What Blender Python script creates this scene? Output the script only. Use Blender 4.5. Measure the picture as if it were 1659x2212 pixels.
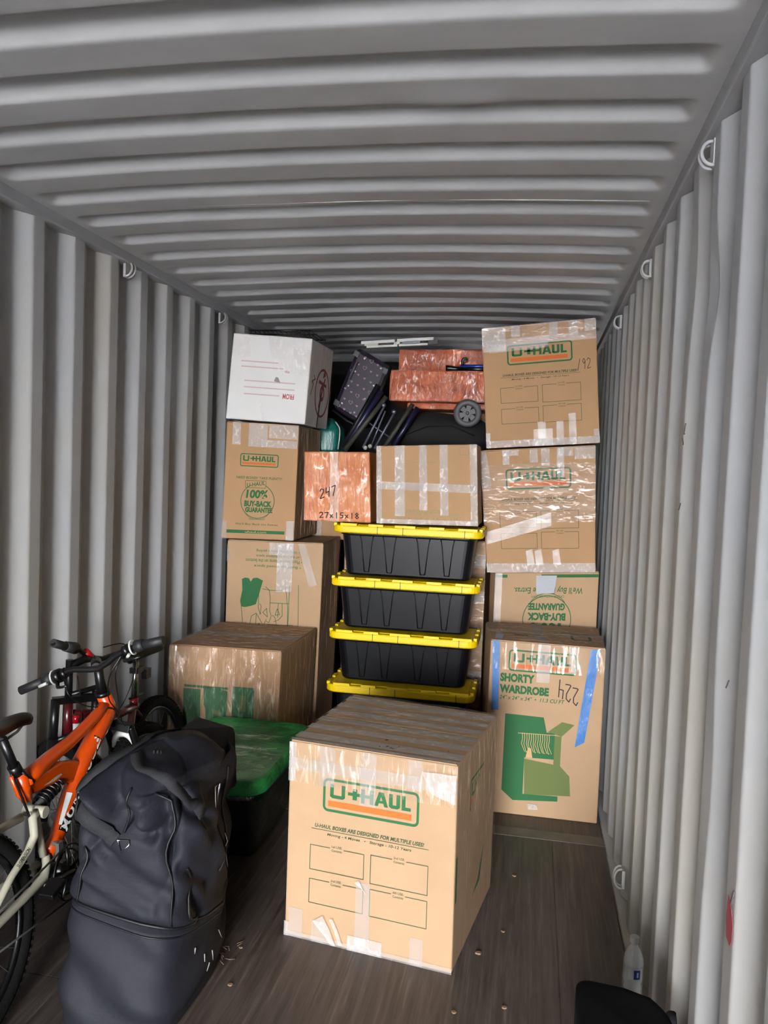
import bpy, bmesh, math, random
from mathutils import Vector, Matrix, noise

random.seed(7)
S = bpy.context.scene
COL = S.collection
pi = math.pi
for o in list(bpy.data.objects):
    bpy.data.objects.remove(o)

# ------------------------------------------------------------------ camera
cam_d = bpy.data.cameras.new('camera')
cam = bpy.data.objects.new('camera', cam_d)
COL.objects.link(cam)
cam_d.sensor_fit = 'HORIZONTAL'
cam_d.sensor_width = 36.0
cam_d.lens = 36.0 * 1727.0 / 1659.0
cam_d.clip_start = 0.02
yaw, pitch, roll = 0.18323, -0.05049, 0.03781
fw = Vector((-math.sin(yaw) * math.cos(pitch), math.cos(yaw) * math.cos(pitch), math.sin(pitch)))
rt = Vector((math.cos(yaw), math.sin(yaw), 0))
up = rt.cross(fw)
r2 = rt * math.cos(roll) + up * math.sin(roll)
u2 = -rt * math.sin(roll) + up * math.cos(roll)
cam.matrix_world = Matrix(((r2.x, u2.x, -fw.x, 0.7335), (r2.y, u2.y, -fw.y, 0.0), (r2.z, u2.z, -fw.z, 1.6893), (0, 0, 0, 1)))
S.camera = cam

# ------------------------------------------------------------------ daylight: an overcast sky seen through the open doors
W = bpy.data.worlds.new('overcast')
S.world = W
W.use_nodes = True
bg = W.node_tree.nodes['Background']
bg.inputs[0].default_value = (0.965, 0.985, 1.0, 1)
bg.inputs[1].default_value = 12.0
sl = bpy.data.lights.new('sun', 'SUN'); sl.energy = 60.0; sl.angle = .01; sl.color = (1.0, .99, .97)
so = bpy.data.objects.new('sun', sl); COL.objects.link(so)      # crosses the yard from the side, does not reach into the container
so.rotation_euler = Vector((.80, -.12, -.66)).to_track_quat('-Z', 'Y').to_euler()
pl = bpy.data.lights.new('door_portal', 'AREA')      # sampling portal only: it adds no light of its own
pl.shape = 'RECTANGLE'; pl.size = 2.36; pl.size_y = 2.68
pl.cycles.is_portal = True
po = bpy.data.objects.new('door_portal', pl)
COL.objects.link(po)
po.location = (0, -4.60, 1.33)
po.rotation_euler = (pi / 2, 0, 0)                    # faces into the container
S.view_settings.view_transform = 'Standard'
S.view_settings.look = 'None'
S.view_settings.exposure = 3.45
S.view_settings.gamma = 1.0
S.view_settings.use_curve_mapping = False

# ------------------------------------------------------------------ materials
def lin(c):
    # colours are read off a bright exposure: the surfaces themselves are duller
    return tuple((.6 * (x / 255.0) / 12.92 if x / 255.0 <= .04045 else .6 * ((x / 255.0 + .055) / 1.055) ** 2.4) for x in c)

MATS = {}
def newmat(name):
    m = bpy.data.materials.new(name); m.use_nodes = True
    nt = m.node_tree
    return m, nt, nt.nodes, nt.links, nt.nodes['Principled BSDF']

def coords(nt, scale=(1, 1, 1), rot=(0, 0, 0)):
    tc = nt.nodes.new('ShaderNodeTexCoord'); mp = nt.nodes.new('ShaderNodeMapping')
    mp.inputs['Scale'].default_value = scale; mp.inputs['Rotation'].default_value = rot
    nt.links.new(tc.outputs['Object'], mp.inputs['Vector'])
    return mp.outputs[0]

def tex(nt, vec, scale=5, detail=4, rough=.55, dist=0):
    n = nt.nodes.new('ShaderNodeTexNoise')
    n.inputs['Scale'].default_value = scale; n.inputs['Detail'].default_value = detail
    n.inputs['Roughness'].default_value = rough; n.inputs['Distortion'].default_value = dist
    nt.links.new(vec, n.inputs['Vector'])
    return n.outputs['Fac']

def ramp(nt, fac, stops):
    r = nt.nodes.new('ShaderNodeValToRGB')
    el = r.color_ramp.elements
    while len(el) < len(stops): el.new(.5)
    for e, (p, c) in zip(el, stops):
        e.position = p; e.color = (c[0], c[1], c[2], 1) if hasattr(c, '__len__') else (c, c, c, 1)
    nt.links.new(fac, r.inputs[0])
    return r.outputs[0]

def mat(name, rgb, rough=.6, metal=0, spec=.5, var=0, vscale=4, vstretch=(1, 1, 1), bump=0, bscale=40, bstretch=(1, 1, 1), brot=(0, 0, 0), coat=0):
    if name in MATS: return MATS[name]
    m, nt, N, L, b = newmat(name)
    c = lin(rgb)
    b.inputs['Base Color'].default_value = (*c, 1)
    b.inputs['Roughness'].default_value = rough
    b.inputs['Metallic'].default_value = metal
    b.inputs['Specular IOR Level'].default_value = spec
    b.inputs['Coat Weight'].default_value = coat
    b.inputs['Metallic'].default_value = metal
    b.inputs['Coat Roughness'].default_value = .12
    if var:
        f = tex(nt, coords(nt, vstretch), vscale, 5, .6)
        L.new(ramp(nt, f, [(.25, [max(0, x * (1 - var)) for x in c]), (.75, [min(1, x * (1 + var)) for x in c])]), b.inputs['Base Color'])
    if bump:
        f = tex(nt, coords(nt, bstretch, brot), bscale, 5, .6)
        bp = N.new('ShaderNodeBump'); bp.inputs['Strength'].default_value = bump; bp.inputs['Distance'].default_value = .01
        L.new(f, bp.inputs['Height']); L.new(bp.outputs[0], b.inputs['Normal'])
        if coat: L.new(bp.outputs[0], b.inputs['Coat Normal'])
    MATS[name] = m
    return m

def film(name, tint=(1, 1, 1), haze=.08, gloss=.35, rough=.16, scale=7, stretch=(1, 1, .25), rot=(0, .5, 0), bump=.9):
    """Clear stretch film or tape: see-through, with a crinkled glossy coat and a little milky haze."""
    m, nt, N, L, b = newmat(name)
    N.remove(b)
    out = N['Material Output']
    vec = coords(nt, stretch, rot)
    f1 = tex(nt, vec, scale, 7, .65, .6)
    bp = N.new('ShaderNodeBump'); bp.inputs['Strength'].default_value = bump; bp.inputs['Distance'].default_value = .03
    L.new(f1, bp.inputs['Height'])
    tr = N.new('ShaderNodeBsdfTransparent'); tr.inputs[0].default_value = (*tint, 1)
    di = N.new('ShaderNodeBsdfDiffuse'); di.inputs[0].default_value = (.50, .49, .49, 1)
    gl = N.new('ShaderNodeBsdfGlossy'); gl.inputs['Roughness'].default_value = rough
    L.new(bp.outputs[0], gl.inputs['Normal'])
    m1 = N.new('ShaderNodeMixShader'); m1.inputs[0].default_value = haze
    L.new(tr.outputs[0], m1.inputs[1]); L.new(di.outputs[0], m1.inputs[2])
    f2 = tex(nt, coords(nt, stretch, rot), scale * 2.3, 4, .6, 1.2)
    k = ramp(nt, f2, [(.53, 0.02), (.68, gloss)])
    L.new(k, gl.inputs[0])
    m2 = N.new('ShaderNodeAddShader')
    L.new(m1.outputs[0], m2.inputs[0]); L.new(gl.outputs[0], m2.inputs[1])
    L.new(m2.outputs[0], out.inputs[0])
    return m

def wall_paint():
    m, nt, N, L, b = newmat('grey_container_paint')
    f = tex(nt, coords(nt, (1, 1, .35)), 2.2, 6, .6)
    g = tex(nt, coords(nt, (1, 1, .5)), 22, 6, .7, .4)
    c1 = ramp(nt, f, [(.2, lin((180, 182, 186))), (.8, lin((199, 200, 203)))])
    c2 = ramp(nt, g, [(.70, (1, 1, 1)), (.80, (.72, .66, .60))])
    w = tex(nt, coords(nt, (1, 1, .5)), 1.1, 5, .6, .2)
    mw = N.new('ShaderNodeMix'); mw.data_type = 'RGBA'; L.new(ramp(nt, w, [(.42, 0), (.62, .75)]), mw.inputs[0])
    L.new(c1, mw.inputs[6]); mw.inputs[7].default_value = (*lin((192, 186, 174)), 1); c1 = mw.outputs[2]
    mx = N.new('ShaderNodeMix'); mx.data_type = 'RGBA'; mx.blend_type = 'MULTIPLY'; mx.inputs[0].default_value = .6
    L.new(c1, mx.inputs[6]); L.new(c2, mx.inputs[7]); L.new(mx.outputs[2], b.inputs['Base Color'])
    b.inputs['Roughness'].default_value = .5
    bp = N.new('ShaderNodeBump'); bp.inputs['Strength'].default_value = .12; bp.inputs['Distance'].default_value = .01
    L.new(f, bp.inputs['Height']); L.new(bp.outputs[0], b.inputs['Normal'])
    return m

def roof_paint():
    m, nt, N, L, b = newmat('grey_roof_paint')
    f = tex(nt, coords(nt, (.6, 1.4, 1)), 3.0, 6, .65, .3)
    L.new(ramp(nt, f, [(.2, lin((176, 177, 180))), (.8, lin((202, 202, 204)))]), b.inputs['Base Color'])
    b.inputs['Roughness'].default_value = .5
    f2 = tex(nt, coords(nt, (1, 1, 1)), 5, 3, .5)
    bp = N.new('ShaderNodeBump'); bp.inputs['Strength'].default_value = .10; bp.inputs['Distance'].default_value = .02
    L.new(f2, bp.inputs['Height']); L.new(bp.outputs[0], b.inputs['Normal'])
    return m

def floor_wood():
    m, nt, N, L, b = newmat('dark_plywood')
    f = tex(nt, coords(nt, (9, .7, 1)), 4, 8, .65, .3)
    g = tex(nt, coords(nt, (1, 1, 1)), 2.0, 5, .6)
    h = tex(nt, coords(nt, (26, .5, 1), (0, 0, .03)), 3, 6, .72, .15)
    c1 = ramp(nt, f, [(.25, lin((66, 57, 54))), (.75, lin((124, 111, 104)))])
    c2 = ramp(nt, g, [(.3, (.72, .7, .7)), (.7, (1.0, 1.0, 1.0))])
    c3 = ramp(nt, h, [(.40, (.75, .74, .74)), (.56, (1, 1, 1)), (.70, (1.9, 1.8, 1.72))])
    mx = N.new('ShaderNodeMix'); mx.data_type = 'RGBA'; mx.blend_type = 'MULTIPLY'; mx.inputs[0].default_value = 1
    L.new(c1, mx.inputs[6]); L.new(c2, mx.inputs[7])
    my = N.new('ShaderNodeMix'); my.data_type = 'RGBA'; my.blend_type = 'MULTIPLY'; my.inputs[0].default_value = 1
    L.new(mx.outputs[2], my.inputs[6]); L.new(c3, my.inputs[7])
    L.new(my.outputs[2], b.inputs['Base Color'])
    L.new(ramp(nt, g, [(.3, .42), (.7, .62)]), b.inputs['Roughness'])
    bp = N.new('ShaderNodeBump'); bp.inputs['Strength'].default_value = .25; bp.inputs['Distance'].default_value = .004
    L.new(f, bp.inputs['Height']); L.new(bp.outputs[0], b.inputs['Normal'])
    return m

def wrapfilm(name, dark, light, rough=.22, scale=9, stretch=(1, 1, .3), rot=(0, .4, 0), bump=.8, spec=.6, coat=.3, metal=0):
    """Coloured stretch film pulled tight over something opaque."""
    m, nt, N, L, b = newmat(name)
    f = tex(nt, coords(nt, (1, 1, 1)), 6, 6, .65, .5)
    L.new(ramp(nt, f, [(.3, lin(dark)), (.7, lin(light))]), b.inputs['Base Color'])
    b.inputs['Roughness'].default_value = rough
    b.inputs['Specular IOR Level'].default_value = spec
    b.inputs['Coat Weight'].default_value = coat
    b.inputs['Coat Roughness'].default_value = .1
    g = tex(nt, coords(nt, stretch, rot), scale, 7, .65, .8)
    bp = N.new('ShaderNodeBump'); bp.inputs['Strength'].default_value = bump; bp.inputs['Distance'].default_value = .03
    L.new(g, bp.inputs['Height']); L.new(bp.outputs[0], b.inputs['Normal']); L.new(bp.outputs[0], b.inputs['Coat Normal'])
    return m

M_WALL = wall_paint(); M_ROOF = roof_paint(); M_FLOOR = floor_wood()
M_CARD = mat('cardboard', (190, 156, 121), .78, var=.07, vscale=5, bump=.05, bscale=60, bstretch=(1, 1, 6), spec=.3)
M_CARD2 = mat('cardboard_darker', (188, 148, 108), .78, var=.07, vscale=5, bump=.05, bscale=60, bstretch=(1, 1, 6), spec=.3)
M_WHITE = mat('white_cardboard', (232, 231, 230), .7, var=.04, vscale=5, bump=.08, bscale=14, spec=.3)
M_GREEN = mat('green_print', (44, 108, 62), .75, spec=.3)
M_GREEN2 = mat('green_halftone_print', (108, 122, 66), .75, spec=.3)
M_GREENL = mat('thin_green_print', (62, 84, 52), .75, spec=.3)
M_ORANGEP = mat('orange_print', (222, 112, 44), .75, spec=.3)
M_TANP = mat('tan_print', (214, 176, 124), .75, spec=.3)
M_REDP = mat('red_print', (196, 96, 92), .75, spec=.3)
M_REDP2 = mat('pale_red_print', (214, 184, 184), .75, spec=.3)
M_INK = mat('marker_ink', (56, 42, 40), .7, spec=.3)
M_BLUEINK = mat('blue_marker_ink', (40, 36, 78), .7, spec=.3)
M_TAPET = film('packing_tape_on_top', (.97, .96, .95), .42, .10, .3, 10, (1, 1, 1), (0, 0, 0), .2)
M_TAPE = film('clear_packing_tape', (.97, .96, .95), .25, .05, .3, 10, (1, 1, 1), (0, 0, 0), .2)
M_TAPEC = film('thin_clear_tape', (.985, .98, .975), .10, .12, .2, 18, (1, 1, .6), (0, .6, 0), .6)
M_TAPEW = film('crinkled_packing_tape', (.97, .96, .95), .36, .22, .2, 20, (1, 1, .6), (0, .6, 0), .6)
M_FILM = film('clear_stretch_film', (.96, .95, .94), .03, .6, .15, 17, (1, 1, .16), (0, -.45, 0), .55)
M_FILM2 = film('crumpled_stretch_film', (.95, .94, .93), .08, .4, .17, 22, (.3, 1, 1), (0, .25, 0), .55)
M_CFILM = film('copper_film_sheen', (1, .95, .9), 0, .20, .2, 12, (1, 1, .6), (0, .5, 0), .6)
M_BLUET = mat('blue_painters_tape', (46, 116, 190), .5, bump=.5, bscale=26, bstretch=(1, 1, .5), coat=.3)
M_SILVT = mat('silver_duct_tape', (172, 174, 182), .55, metal=0, bump=.3, bscale=30)
M_COPPER = wrapfilm('copper_tinted_film', (150, 60, 24), (222, 118, 66), .42, 9, (1, 1, .35), (0, .5, 0), .7, .2, 0, .5)
M_COPPER2 = wrapfilm('copper_film_over_cardboard', (182, 100, 52), (214, 142, 86), .5, 9, (1, 1, .12), (0, 0, 0), .4, .15, 0, .25)
M_GWRAP = wrapfilm('green_stretch_film', (6, 88, 42), (76, 200, 104), .38, 9, (.4, 1, 1), (0, .2, .3), .7, .15, .06)
M_GWRAP2 = wrapfilm('dark_green_film', (3, 16, 12), (8, 40, 30), .2, 9, (1, 1, .3), (0, .5, 0), .8)
M_TEAL = wrapfilm('teal_stretch_film', (6, 84, 80), (36, 150, 138), .22, 8, (1, 1, .15), (0, .1, 0), .8)
M_TUB = mat('black_tote_plastic', (12, 13, 19), .36, bump=.05, bscale=7, spec=.28)
M_LID = mat('yellow_tote_plastic', (255, 216, 8), .42, spec=.25)
M_BAG = mat('black_nylon', (33, 34, 42), .7, var=.15, vscale=6, bump=.25, bscale=22, spec=.2)
M_STRAP = mat('black_webbing', (50, 50, 53), .85, bump=.2, bscale=120, spec=.15)
M_PIPING = mat('black_piping', (20, 20, 23), .5, spec=.3)
M_CHROME = mat('bright_metal', (245, 245, 245), .2, metal=1)
M_STEEL = mat('dull_steel', (140, 140, 138), .45, metal=.7, var=.15)
M_ORANGE = mat('orange_bike_paint', (226, 78, 6), .28, coat=.6)
M_CREAM = mat('cream_bike_paint', (206, 202, 180), .35, coat=.3)
M_BLACKP = mat('black_bike_parts', (15, 15, 17), .35, spec=.4)
M_RUBBER = mat('tyre_rubber', (20, 18, 17), .85, spec=.15, bump=.3, bscale=90)
M_GRIP = mat('rubber_grip', (30, 30, 33), .6)
M_RED = mat('red_bike_paint', (176, 14, 26), .25, coat=.6)
M_DRED = mat('dark_red_bike_paint', (88, 16, 22), .3, coat=.6)
M_WHITEP = mat('white_plastic', (222, 222, 218), .4)
M_DARK = mat('dark_fabric', (13, 12, 15), .8, var=.2, bump=.3, bscale=12)
M_NAVY = mat('navy_tube', (26, 28, 62), .4)
M_RODS = mat('grey_blue_rod', (120, 122, 142), .4, metal=.3)
M_GREYPL = mat('grey_wheel_plastic', (78, 78, 82), .55)
M_HEARTBG = mat('dark_plum_shell', (34, 27, 44), .45, bump=.15, bscale=10, spec=.3)
M_HEART = mat('mauve_heart_print', (150, 104, 146), .5)
M_PADDED = mat('olive_padded_tube', (64, 62, 56), .6)
M_BLUEP = mat('blue_metal', (36, 64, 170), .3, metal=.3)

# ------------------------------------------------------------------ mesh builder
ORG = {}
def V(*a): return Vector(a)

class MB:
    def __init__(self): self.v = []; self.f = []; self.sm = []
    def add(self, pts, faces, smooth=False):
        b = len(self.v); self.v += [tuple(p) for p in pts]
        for f in faces: self.f.append([i + b for i in f]); self.sm.append(smooth)
    def hexa(self, c, smooth=False):
        """c: bottom 4 (ccw from above), top 4"""
        self.add(c, [(3, 2, 1, 0), (4, 5, 6, 7), (0, 1, 5, 4), (1, 2, 6, 5), (2, 3, 7, 6), (3, 0, 4, 7)], smooth)
    def box(self, x0, x1, y0, y1, z0, z1):
        self.hexa([(x0, y0, z0), (x1, y0, z0), (x1, y1, z0), (x0, y1, z0), (x0, y0, z1), (x1, y0, z1), (x1, y1, z1), (x0, y1, z1)])
    def obox(self, c, ax, ay, az):
        """box about c with half-extent vectors"""
        c, ax, ay, az = map(Vector, (c, ax, ay, az))
        self.hexa([c - ax - ay - az, c + ax - ay - az, c + ax + ay - az, c - ax + ay - az, c - ax - ay + az, c + ax - ay + az, c + ax + ay + az, c - ax + ay + az])
    def tube(self, pts, r, n=10, caps=True, flat=1.0, ref=None, closed=False):
        pts = [Vector(p) for p in pts]; k = len(pts)
        rr = r if hasattr(r, '__len__') else [r] * k
        ring = []
        prev = None
        for i, p in enumerate(pts):
            if closed: t = pts[(i + 1) % k] - pts[i - 1]
            else: t = (pts[min(i + 1, k - 1)] - pts[max(i - 1, 0)])
            t.normalize()
            if prev is None:
                a = Vector(ref) if ref else (Vector((0, 0, 1)) if abs(t.z) < .9 else Vector((1, 0, 0)))
            else: a = prev
            a = (a - t * a.dot(t)).normalized(); prev = a; b = t.cross(a)
            ring.append([p + (a * math.cos(2 * pi * j / n) * flat + b * math.sin(2 * pi * j / n)) * rr[i] for j in range(n)])
        P = [q for g in ring for q in g]; F = []
        m = k if closed else k - 1
        for i in range(m):
            i2 = (i + 1) % k
            for j in range(n):
                F.append((i * n + j, i * n + (j + 1) % n, i2 * n + (j + 1) % n, i2 * n + j))
        self.add(P, F, True)
        if caps and not closed:
            b = len(self.v) - k * n
            self.f.append([b + j for j in range(n)][::-1]); self.sm.append(False)
            self.f.append([b + (k - 1) * n + j for j in range(n)]); self.sm.append(False)
    def ring(self, c, nrm, R, r, n=40, m=8, a0=0, a1=2 * pi, ref=None, flat=1.0):
        c = Vector(c); nrm = Vector(nrm).normalized()
        a = Vector(ref) if ref else (Vector((0, 0, 1)) if abs(nrm.z) < .9 else Vector((1, 0, 0)))
        a = (a - nrm * a.dot(nrm)).normalized(); b = nrm.cross(a)
        full = abs(a1 - a0 - 2 * pi) < 1e-6
        k = n if full else n + 1
        pts = [c + (a * math.cos(a0 + (a1 - a0) * i / n) + b * math.sin(a0 + (a1 - a0) * i / n)) * R for i in range(k)]
        self.tube(pts, r, m, closed=full, ref=nrm, flat=flat)
    def disc(self, c, nrm, R, h, n=32, r0=0):
        c = Vector(c); nrm = Vector(nrm).normalized()
        a = (Vector((0, 0, 1)) if abs(nrm.z) < .9 else Vector((1, 0, 0))); a = (a - nrm * a.dot(nrm)).normalized(); b = nrm.cross(a)
        self.tube([c - nrm * h / 2, c + nrm * h / 2], R, n, ref=a)
    def lathe(self, prof, c, nrm=(0, 0, 1), n=24, smooth=True):
        c = Vector(c); nrm = Vector(nrm).normalized()
        a = (Vector((0, 0, 1)) if abs(nrm.z) < .9 else Vector((1, 0, 0))); a = (a - nrm * a.dot(nrm)).normalized(); b = nrm.cross(a)
        P = []; F = []
        for (r, h) in prof:
            for j in range(n): P.append(c + nrm * h + (a * math.cos(2 * pi * j / n) + b * math.sin(2 * pi * j / n)) * r)
        for i in range(len(prof) - 1):
            for j in range(n): F.append((i * n + j, i * n + (j + 1) % n, (i + 1) * n + (j + 1) % n, (i + 1) * n + j))
        self.add(P, F, smooth)
        b0 = len(self.v) - len(prof) * n
        self.f.append([b0 + j for j in range(n)][::-1]); self.sm.append(False)
        self.f.append([b0 + (len(prof) - 1) * n + j for j in range(n)]); self.sm.append(False)
    def grid(self, fn, nu, nv, closeu=False, smooth=True):
        ku = nu if closeu else nu + 1
        P = [fn(i / nu, j / nv) for j in range(nv + 1) for i in range(ku)]
        F = []
        for j in range(nv):
            for i in range(nu):
                i2 = (i + 1) % ku
                F.append((j * ku + i, j * ku + i2, (j + 1) * ku + i2, (j + 1) * ku + i))
        self.add(P, F, smooth)
        return len(self.v) - len(P), ku
    def prism(self, poly, d):
        """flat polygon pushed by vector d into a solid"""
        poly = [Vector(p) for p in poly]; d = Vector(d); n = len(poly)
        F = [tuple(range(n))[::-1], tuple(range(n, 2 * n))] + [(i, (i + 1) % n, n + (i + 1) % n, n + i) for i in range(n)]
        self.add(poly + [p + d for p in poly], F)
    def build(self, name, material, parent=None, kind=None, bevel=0, recalc=True):
        me = bpy.data.meshes.new(name)
        o = bpy.data.objects.new(name, me); COL.objects.link(o)
        org = Vector((0, 0, 0))
        if parent is not None:
            org = ORG[parent.name]; o.parent = parent
        ORG[o.name] = org
        me.from_pydata([tuple(Vector(p) - org) for p in self.v], [], self.f)
        me.polygons.foreach_set('use_smooth', self.sm)
        me.materials.append(material)
        if recalc:
            bm = bmesh.new(); bm.from_mesh(me); bmesh.ops.recalc_face_normals(bm, faces=bm.faces); bm.to_mesh(me); bm.free()
        if bevel:
            md = o.modifiers.new('edge', 'BEVEL'); md.width = bevel; md.segments = 2; md.limit_method = 'ANGLE'; md.angle_limit = .7
        if kind: o['kind'] = kind
        return o

def tag(o, label, cat, group=None):
    o['label'] = label; o['category'] = cat
    if group: o['group'] = group
    return o

def thing(name, loc, label, cat, group=None):
    o = bpy.data.objects.new(name, None); COL.objects.link(o)
    o.location = loc; o.empty_display_size = .1
    ORG[o.name] = Vector(loc)
    return tag(o, label, cat, group)

def structure(name, mb, m, **k):
    return mb.build(name, m, kind='structure', **k)

# ------------------------------------------------------------------ the container
Y0, Y1 = -4.6, 7.05
XI, XO = 1.155, 1.191          # inner and outer faces of the corrugated side walls
PITCH = .278

def wave(y, start):
    """0 on the outer flats, 1 on the inner flats; slope facing the doors begins at start."""
    t = ((y - start) % PITCH)
    if t < .068: return t / .068
    if t < .140: return 1
    if t < .208: return 1 - (t - .140) / .068
    return 0

def wall(side, start, dents):
    ys = []
    k = math.floor((Y0 - start) / PITCH) - 1
    while start + k * PITCH < Y1 + .3:
        s = start + k * PITCH
        for q in (0, .068, .140, .208):
            ys += [s + q + e for e in (-.007, -.0035, 0, .0035, .007)]
        k += 1
    ys = [y for y in ys if Y0 < y < Y1]
    ys = [Y0] + ys + [Y1]
    zs = [.02 + (2.60 - .02) * i / 43 for i in range(44)]
    P = []; F = []
    for z in zs:
        for y in ys:
            w = sum(wave(y + e, start) for e in (-.006, -.003, 0, .003, .006)) / 5
            x = XO - (XO - XI) * w
            for (dy, dz, ry, rz, a) in dents:
                x += a * w * math.exp(-((y - dy) / ry) ** 2 - ((z - dz) / rz) ** 2)
            x += .003 * (noise.noise(V(y * 1.3, z * 1.1, side * 7)))
            P.append((side * x, y, z))
    n = len(ys)
    for j in range(len(zs) - 1):
        for i in range(n - 1):
            F.append((j * n + i, j * n + i + 1, (j + 1) * n + i + 1, (j + 1) * n + i))
    m = MB(); m.add(P, F, False)
    # outer skin so that the sheet has a thickness
    m.box(side * 1.196, side * 1.2, Y0, Y1, .02, 2.60)
    return m

LW = wall(-1, 2.685, [(2.36, 1.2, .06, .12, .006)])
wall_left = structure('wall_left', LW, M_WALL, recalc=False)
RW = wall(1, 1.822, [(2.19, 2.18, .05, .12, .02), (2.47, 2.30, .05, .2, .01), (1.9, 1.0, .05, .2, .006)])
wall_right = structure('wall_right', RW, M_WALL, recalc=False)
m = MB()
for i in range(9):                                     # corrugated end wall
    x = -1.19 + i * .265
    m.hexa([(x, Y1, 0), (x + .09, Y1, 0), (x + .09, Y1 + .05, 0), (x, Y1 + .05, 0), (x, Y1, 2.6), (x + .09, Y1, 2.6), (x + .09, Y1 + .05, 2.6), (x, Y1 + .05, 2.6)])
m.box(-1.2, 1.2, Y1 + .045, Y1 + .06, -.08, 2.72)
wall_back = structure('wall_back', m, M_WALL)

def lashing_ring(parent, x, y, z, s, vertical=True):
    m = MB()
    for dy in (-.014, .014):
        pts = []
        for i in range(13):
            a = -.55 * pi + 1.1 * pi * i / 12
            pts.append((x - s * (.002 + .026 * math.cos(a)), y + dy + .010 * math.sin(a), z + .034 * math.sin(a)))
        m.tube(pts, .0048, 8)
    m.box(min(x, x + s * .012), max(x, x + s * .012), y - .022, y + .022, z - .036, z + .036)
    m.build('lashing_ring', M_WALL, parent)
for y in (2.256, 3.43, 4.564): lashing_ring(wall_right, 1.153, y, 2.55, 1)
for y in (3.459, 4.589): lashing_ring(wall_left, -1.153, y, 2.575, -1)
lashing_ring(wall_right, 1.15, 3.243, .11, 1)
m = MB()                                               # worn red paint on one corrugation
pts = [(1.1525, 1.612, .835), (1.1525, 1.614, .802), (1.1525, 1.628, .785), (1.1525, 1.655, .790), (1.1525, 1.664, .83), (1.1525, 1.656, .875), (1.1525, 1.630, .862)]
m.prism(pts, (.0006, 0, 0))
m.build('red_paint_mark', mat('worn_red_paint', (186, 78, 88), .6, var=.35, vscale=40), wall_right)
m = MB()
for (y, z, l, dz) in [(1.62, .90, .03, -.05), (1.76, 1.28, .02, -.02), (2.42, 1.86, .02, -.03), (2.44, 1.80, .015, .02), (2.43, 1.63, .02, -.02), (2.425, 1.83, .02, .0)]:
    m.tube([(1.1540, y, z), (1.1540, y + l * .5, z + dz * .55), (1.1540, y + l, z + dz)], .0016, 5)
m.build('scuff_mark', mat('dark_scuff', (88, 82, 82), .7), wall_right, kind='stuff')

# unseen door leaf added ajar behind the viewer to cut daylight from the left
m = MB()
dd = Vector((math.cos(-.85), math.sin(-.85), 0)); dn = Vector((-dd.y, dd.x, 0))
m.obox(Vector((-1.18, Y0 - .02, 1.3)) + dd * .58, dd * .58, dn * .02, (0, 0, 1.28))
for i in range(5): m.obox(Vector((-1.18, Y0 - .02, 1.3)) + dd * (.13 + i * .22) - dn * .03, dd * .05, dn * .012, (0, 0, 1.2))
structure('added_door_1', m, M_WALL)

# roof: pressed panel with grooves across
RP, RS = .2594, 1.746
def roof_h(x, y):
    t = ((y - RS) % RP) / RP              # bright slope (falling with y, facing the doors) is centred on t = 0
    t = t if t < .5 else t - 1
    def sm(a, b, q):
        q = max(0, min(1, (q - a) / (b - a))); return q * q * (3 - 2 * q)
    g = (.72 * sm(-.43, -.35, t) + .28 * sm(-.36, -.10, t)) * (1 - sm(-.065, .065, t))
    e = 1 - sm(1.055, 1.105, abs(x))
    return .030 * g * e
m = MB()
NX, NY = 40, 1100
def rf(u, v):
    x = -1.2 + 2.4 * u; y = Y0 + (Y1 - Y0) * v
    z = 2.646 + .026 * (1 - (x / 1.135) ** 2) + roof_h(x, y) + .003 * noise.noise(V(x * 2, y * 2, 3))
    z -= .012 * math.exp(-((x - .35) / .14) ** 2 - ((y - 1.85) / .07) ** 2) * 0 + .010 * math.exp(-((x - .50) / .10) ** 2 - ((y - 2.13) / .05) ** 2)
    return (x, y, z)
xs = [-1.2, -1.14, -1.12, -1.105, -1.095, -1.085, -1.075, -1.065, -1.055, -1.04]
xs = xs + [-1.0 + 2.0 * i / 24 for i in range(25)] + [-q for q in xs[::-1]]
P = [rf((x + 1.2) / 2.4, j / NY) for j in range(NY + 1) for x in xs]; n = len(xs)
m.add(P, [(j * n + i, j * n + i + 1, (j + 1) * n + i + 1, (j + 1) * n + i) for j in range(NY) for i in range(n - 1)], True)
m.box(-1.2, 1.2, Y0, Y1 + .06, 2.715, 2.725)
for sx in (-1.21, 1.2): m.box(sx, sx + .01, Y0, Y1 + .06, 2.59, 2.725)
ceiling = structure('ceiling', m, M_ROOF, recalc=False)
m = MB(); m.tube([(-.6, 2.895, 2.667), (-.2, 2.9, 2.6705), (.3, 2.9, 2.6715), (.75, 2.9, 2.659), (1.08, 2.9, 2.6475)], .0022, 5)
m.build('weld_seam', M_WALL, ceiling)
for i, s in ((1, -1), (2, 1)):
    m = MB(); m.box(min(s * 1.135, s * 1.2), max(s * 1.135, s * 1.2), Y0, Y1, 2.60, 2.66)
    structure('trim_%d' % i, m, mat('grey_rail_paint', (172, 173, 177), .5, var=.06), bevel=.006)
m = MB(); m.box(-1.2, 1.2, Y0, Y0 + .05, 2.54, 2.72); structure('trim_3', m, M_WALL, bevel=.006)
for nm, s in (('baseboard_left', -1), ('baseboard_right', 1)):
    m = MB(); m.hexa([(s * 1.133, Y0, -.02), (s * 1.133, Y1, -.02), (s * 1.2, Y1, -.02), (s * 1.2, Y0, -.02), (s * 1.136, Y0, .012), (s * 1.136, Y1, .012), (s * 1.2, Y1, .022), (s * 1.2, Y0, .022)])
    structure(nm, m, M_WALL)

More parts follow.
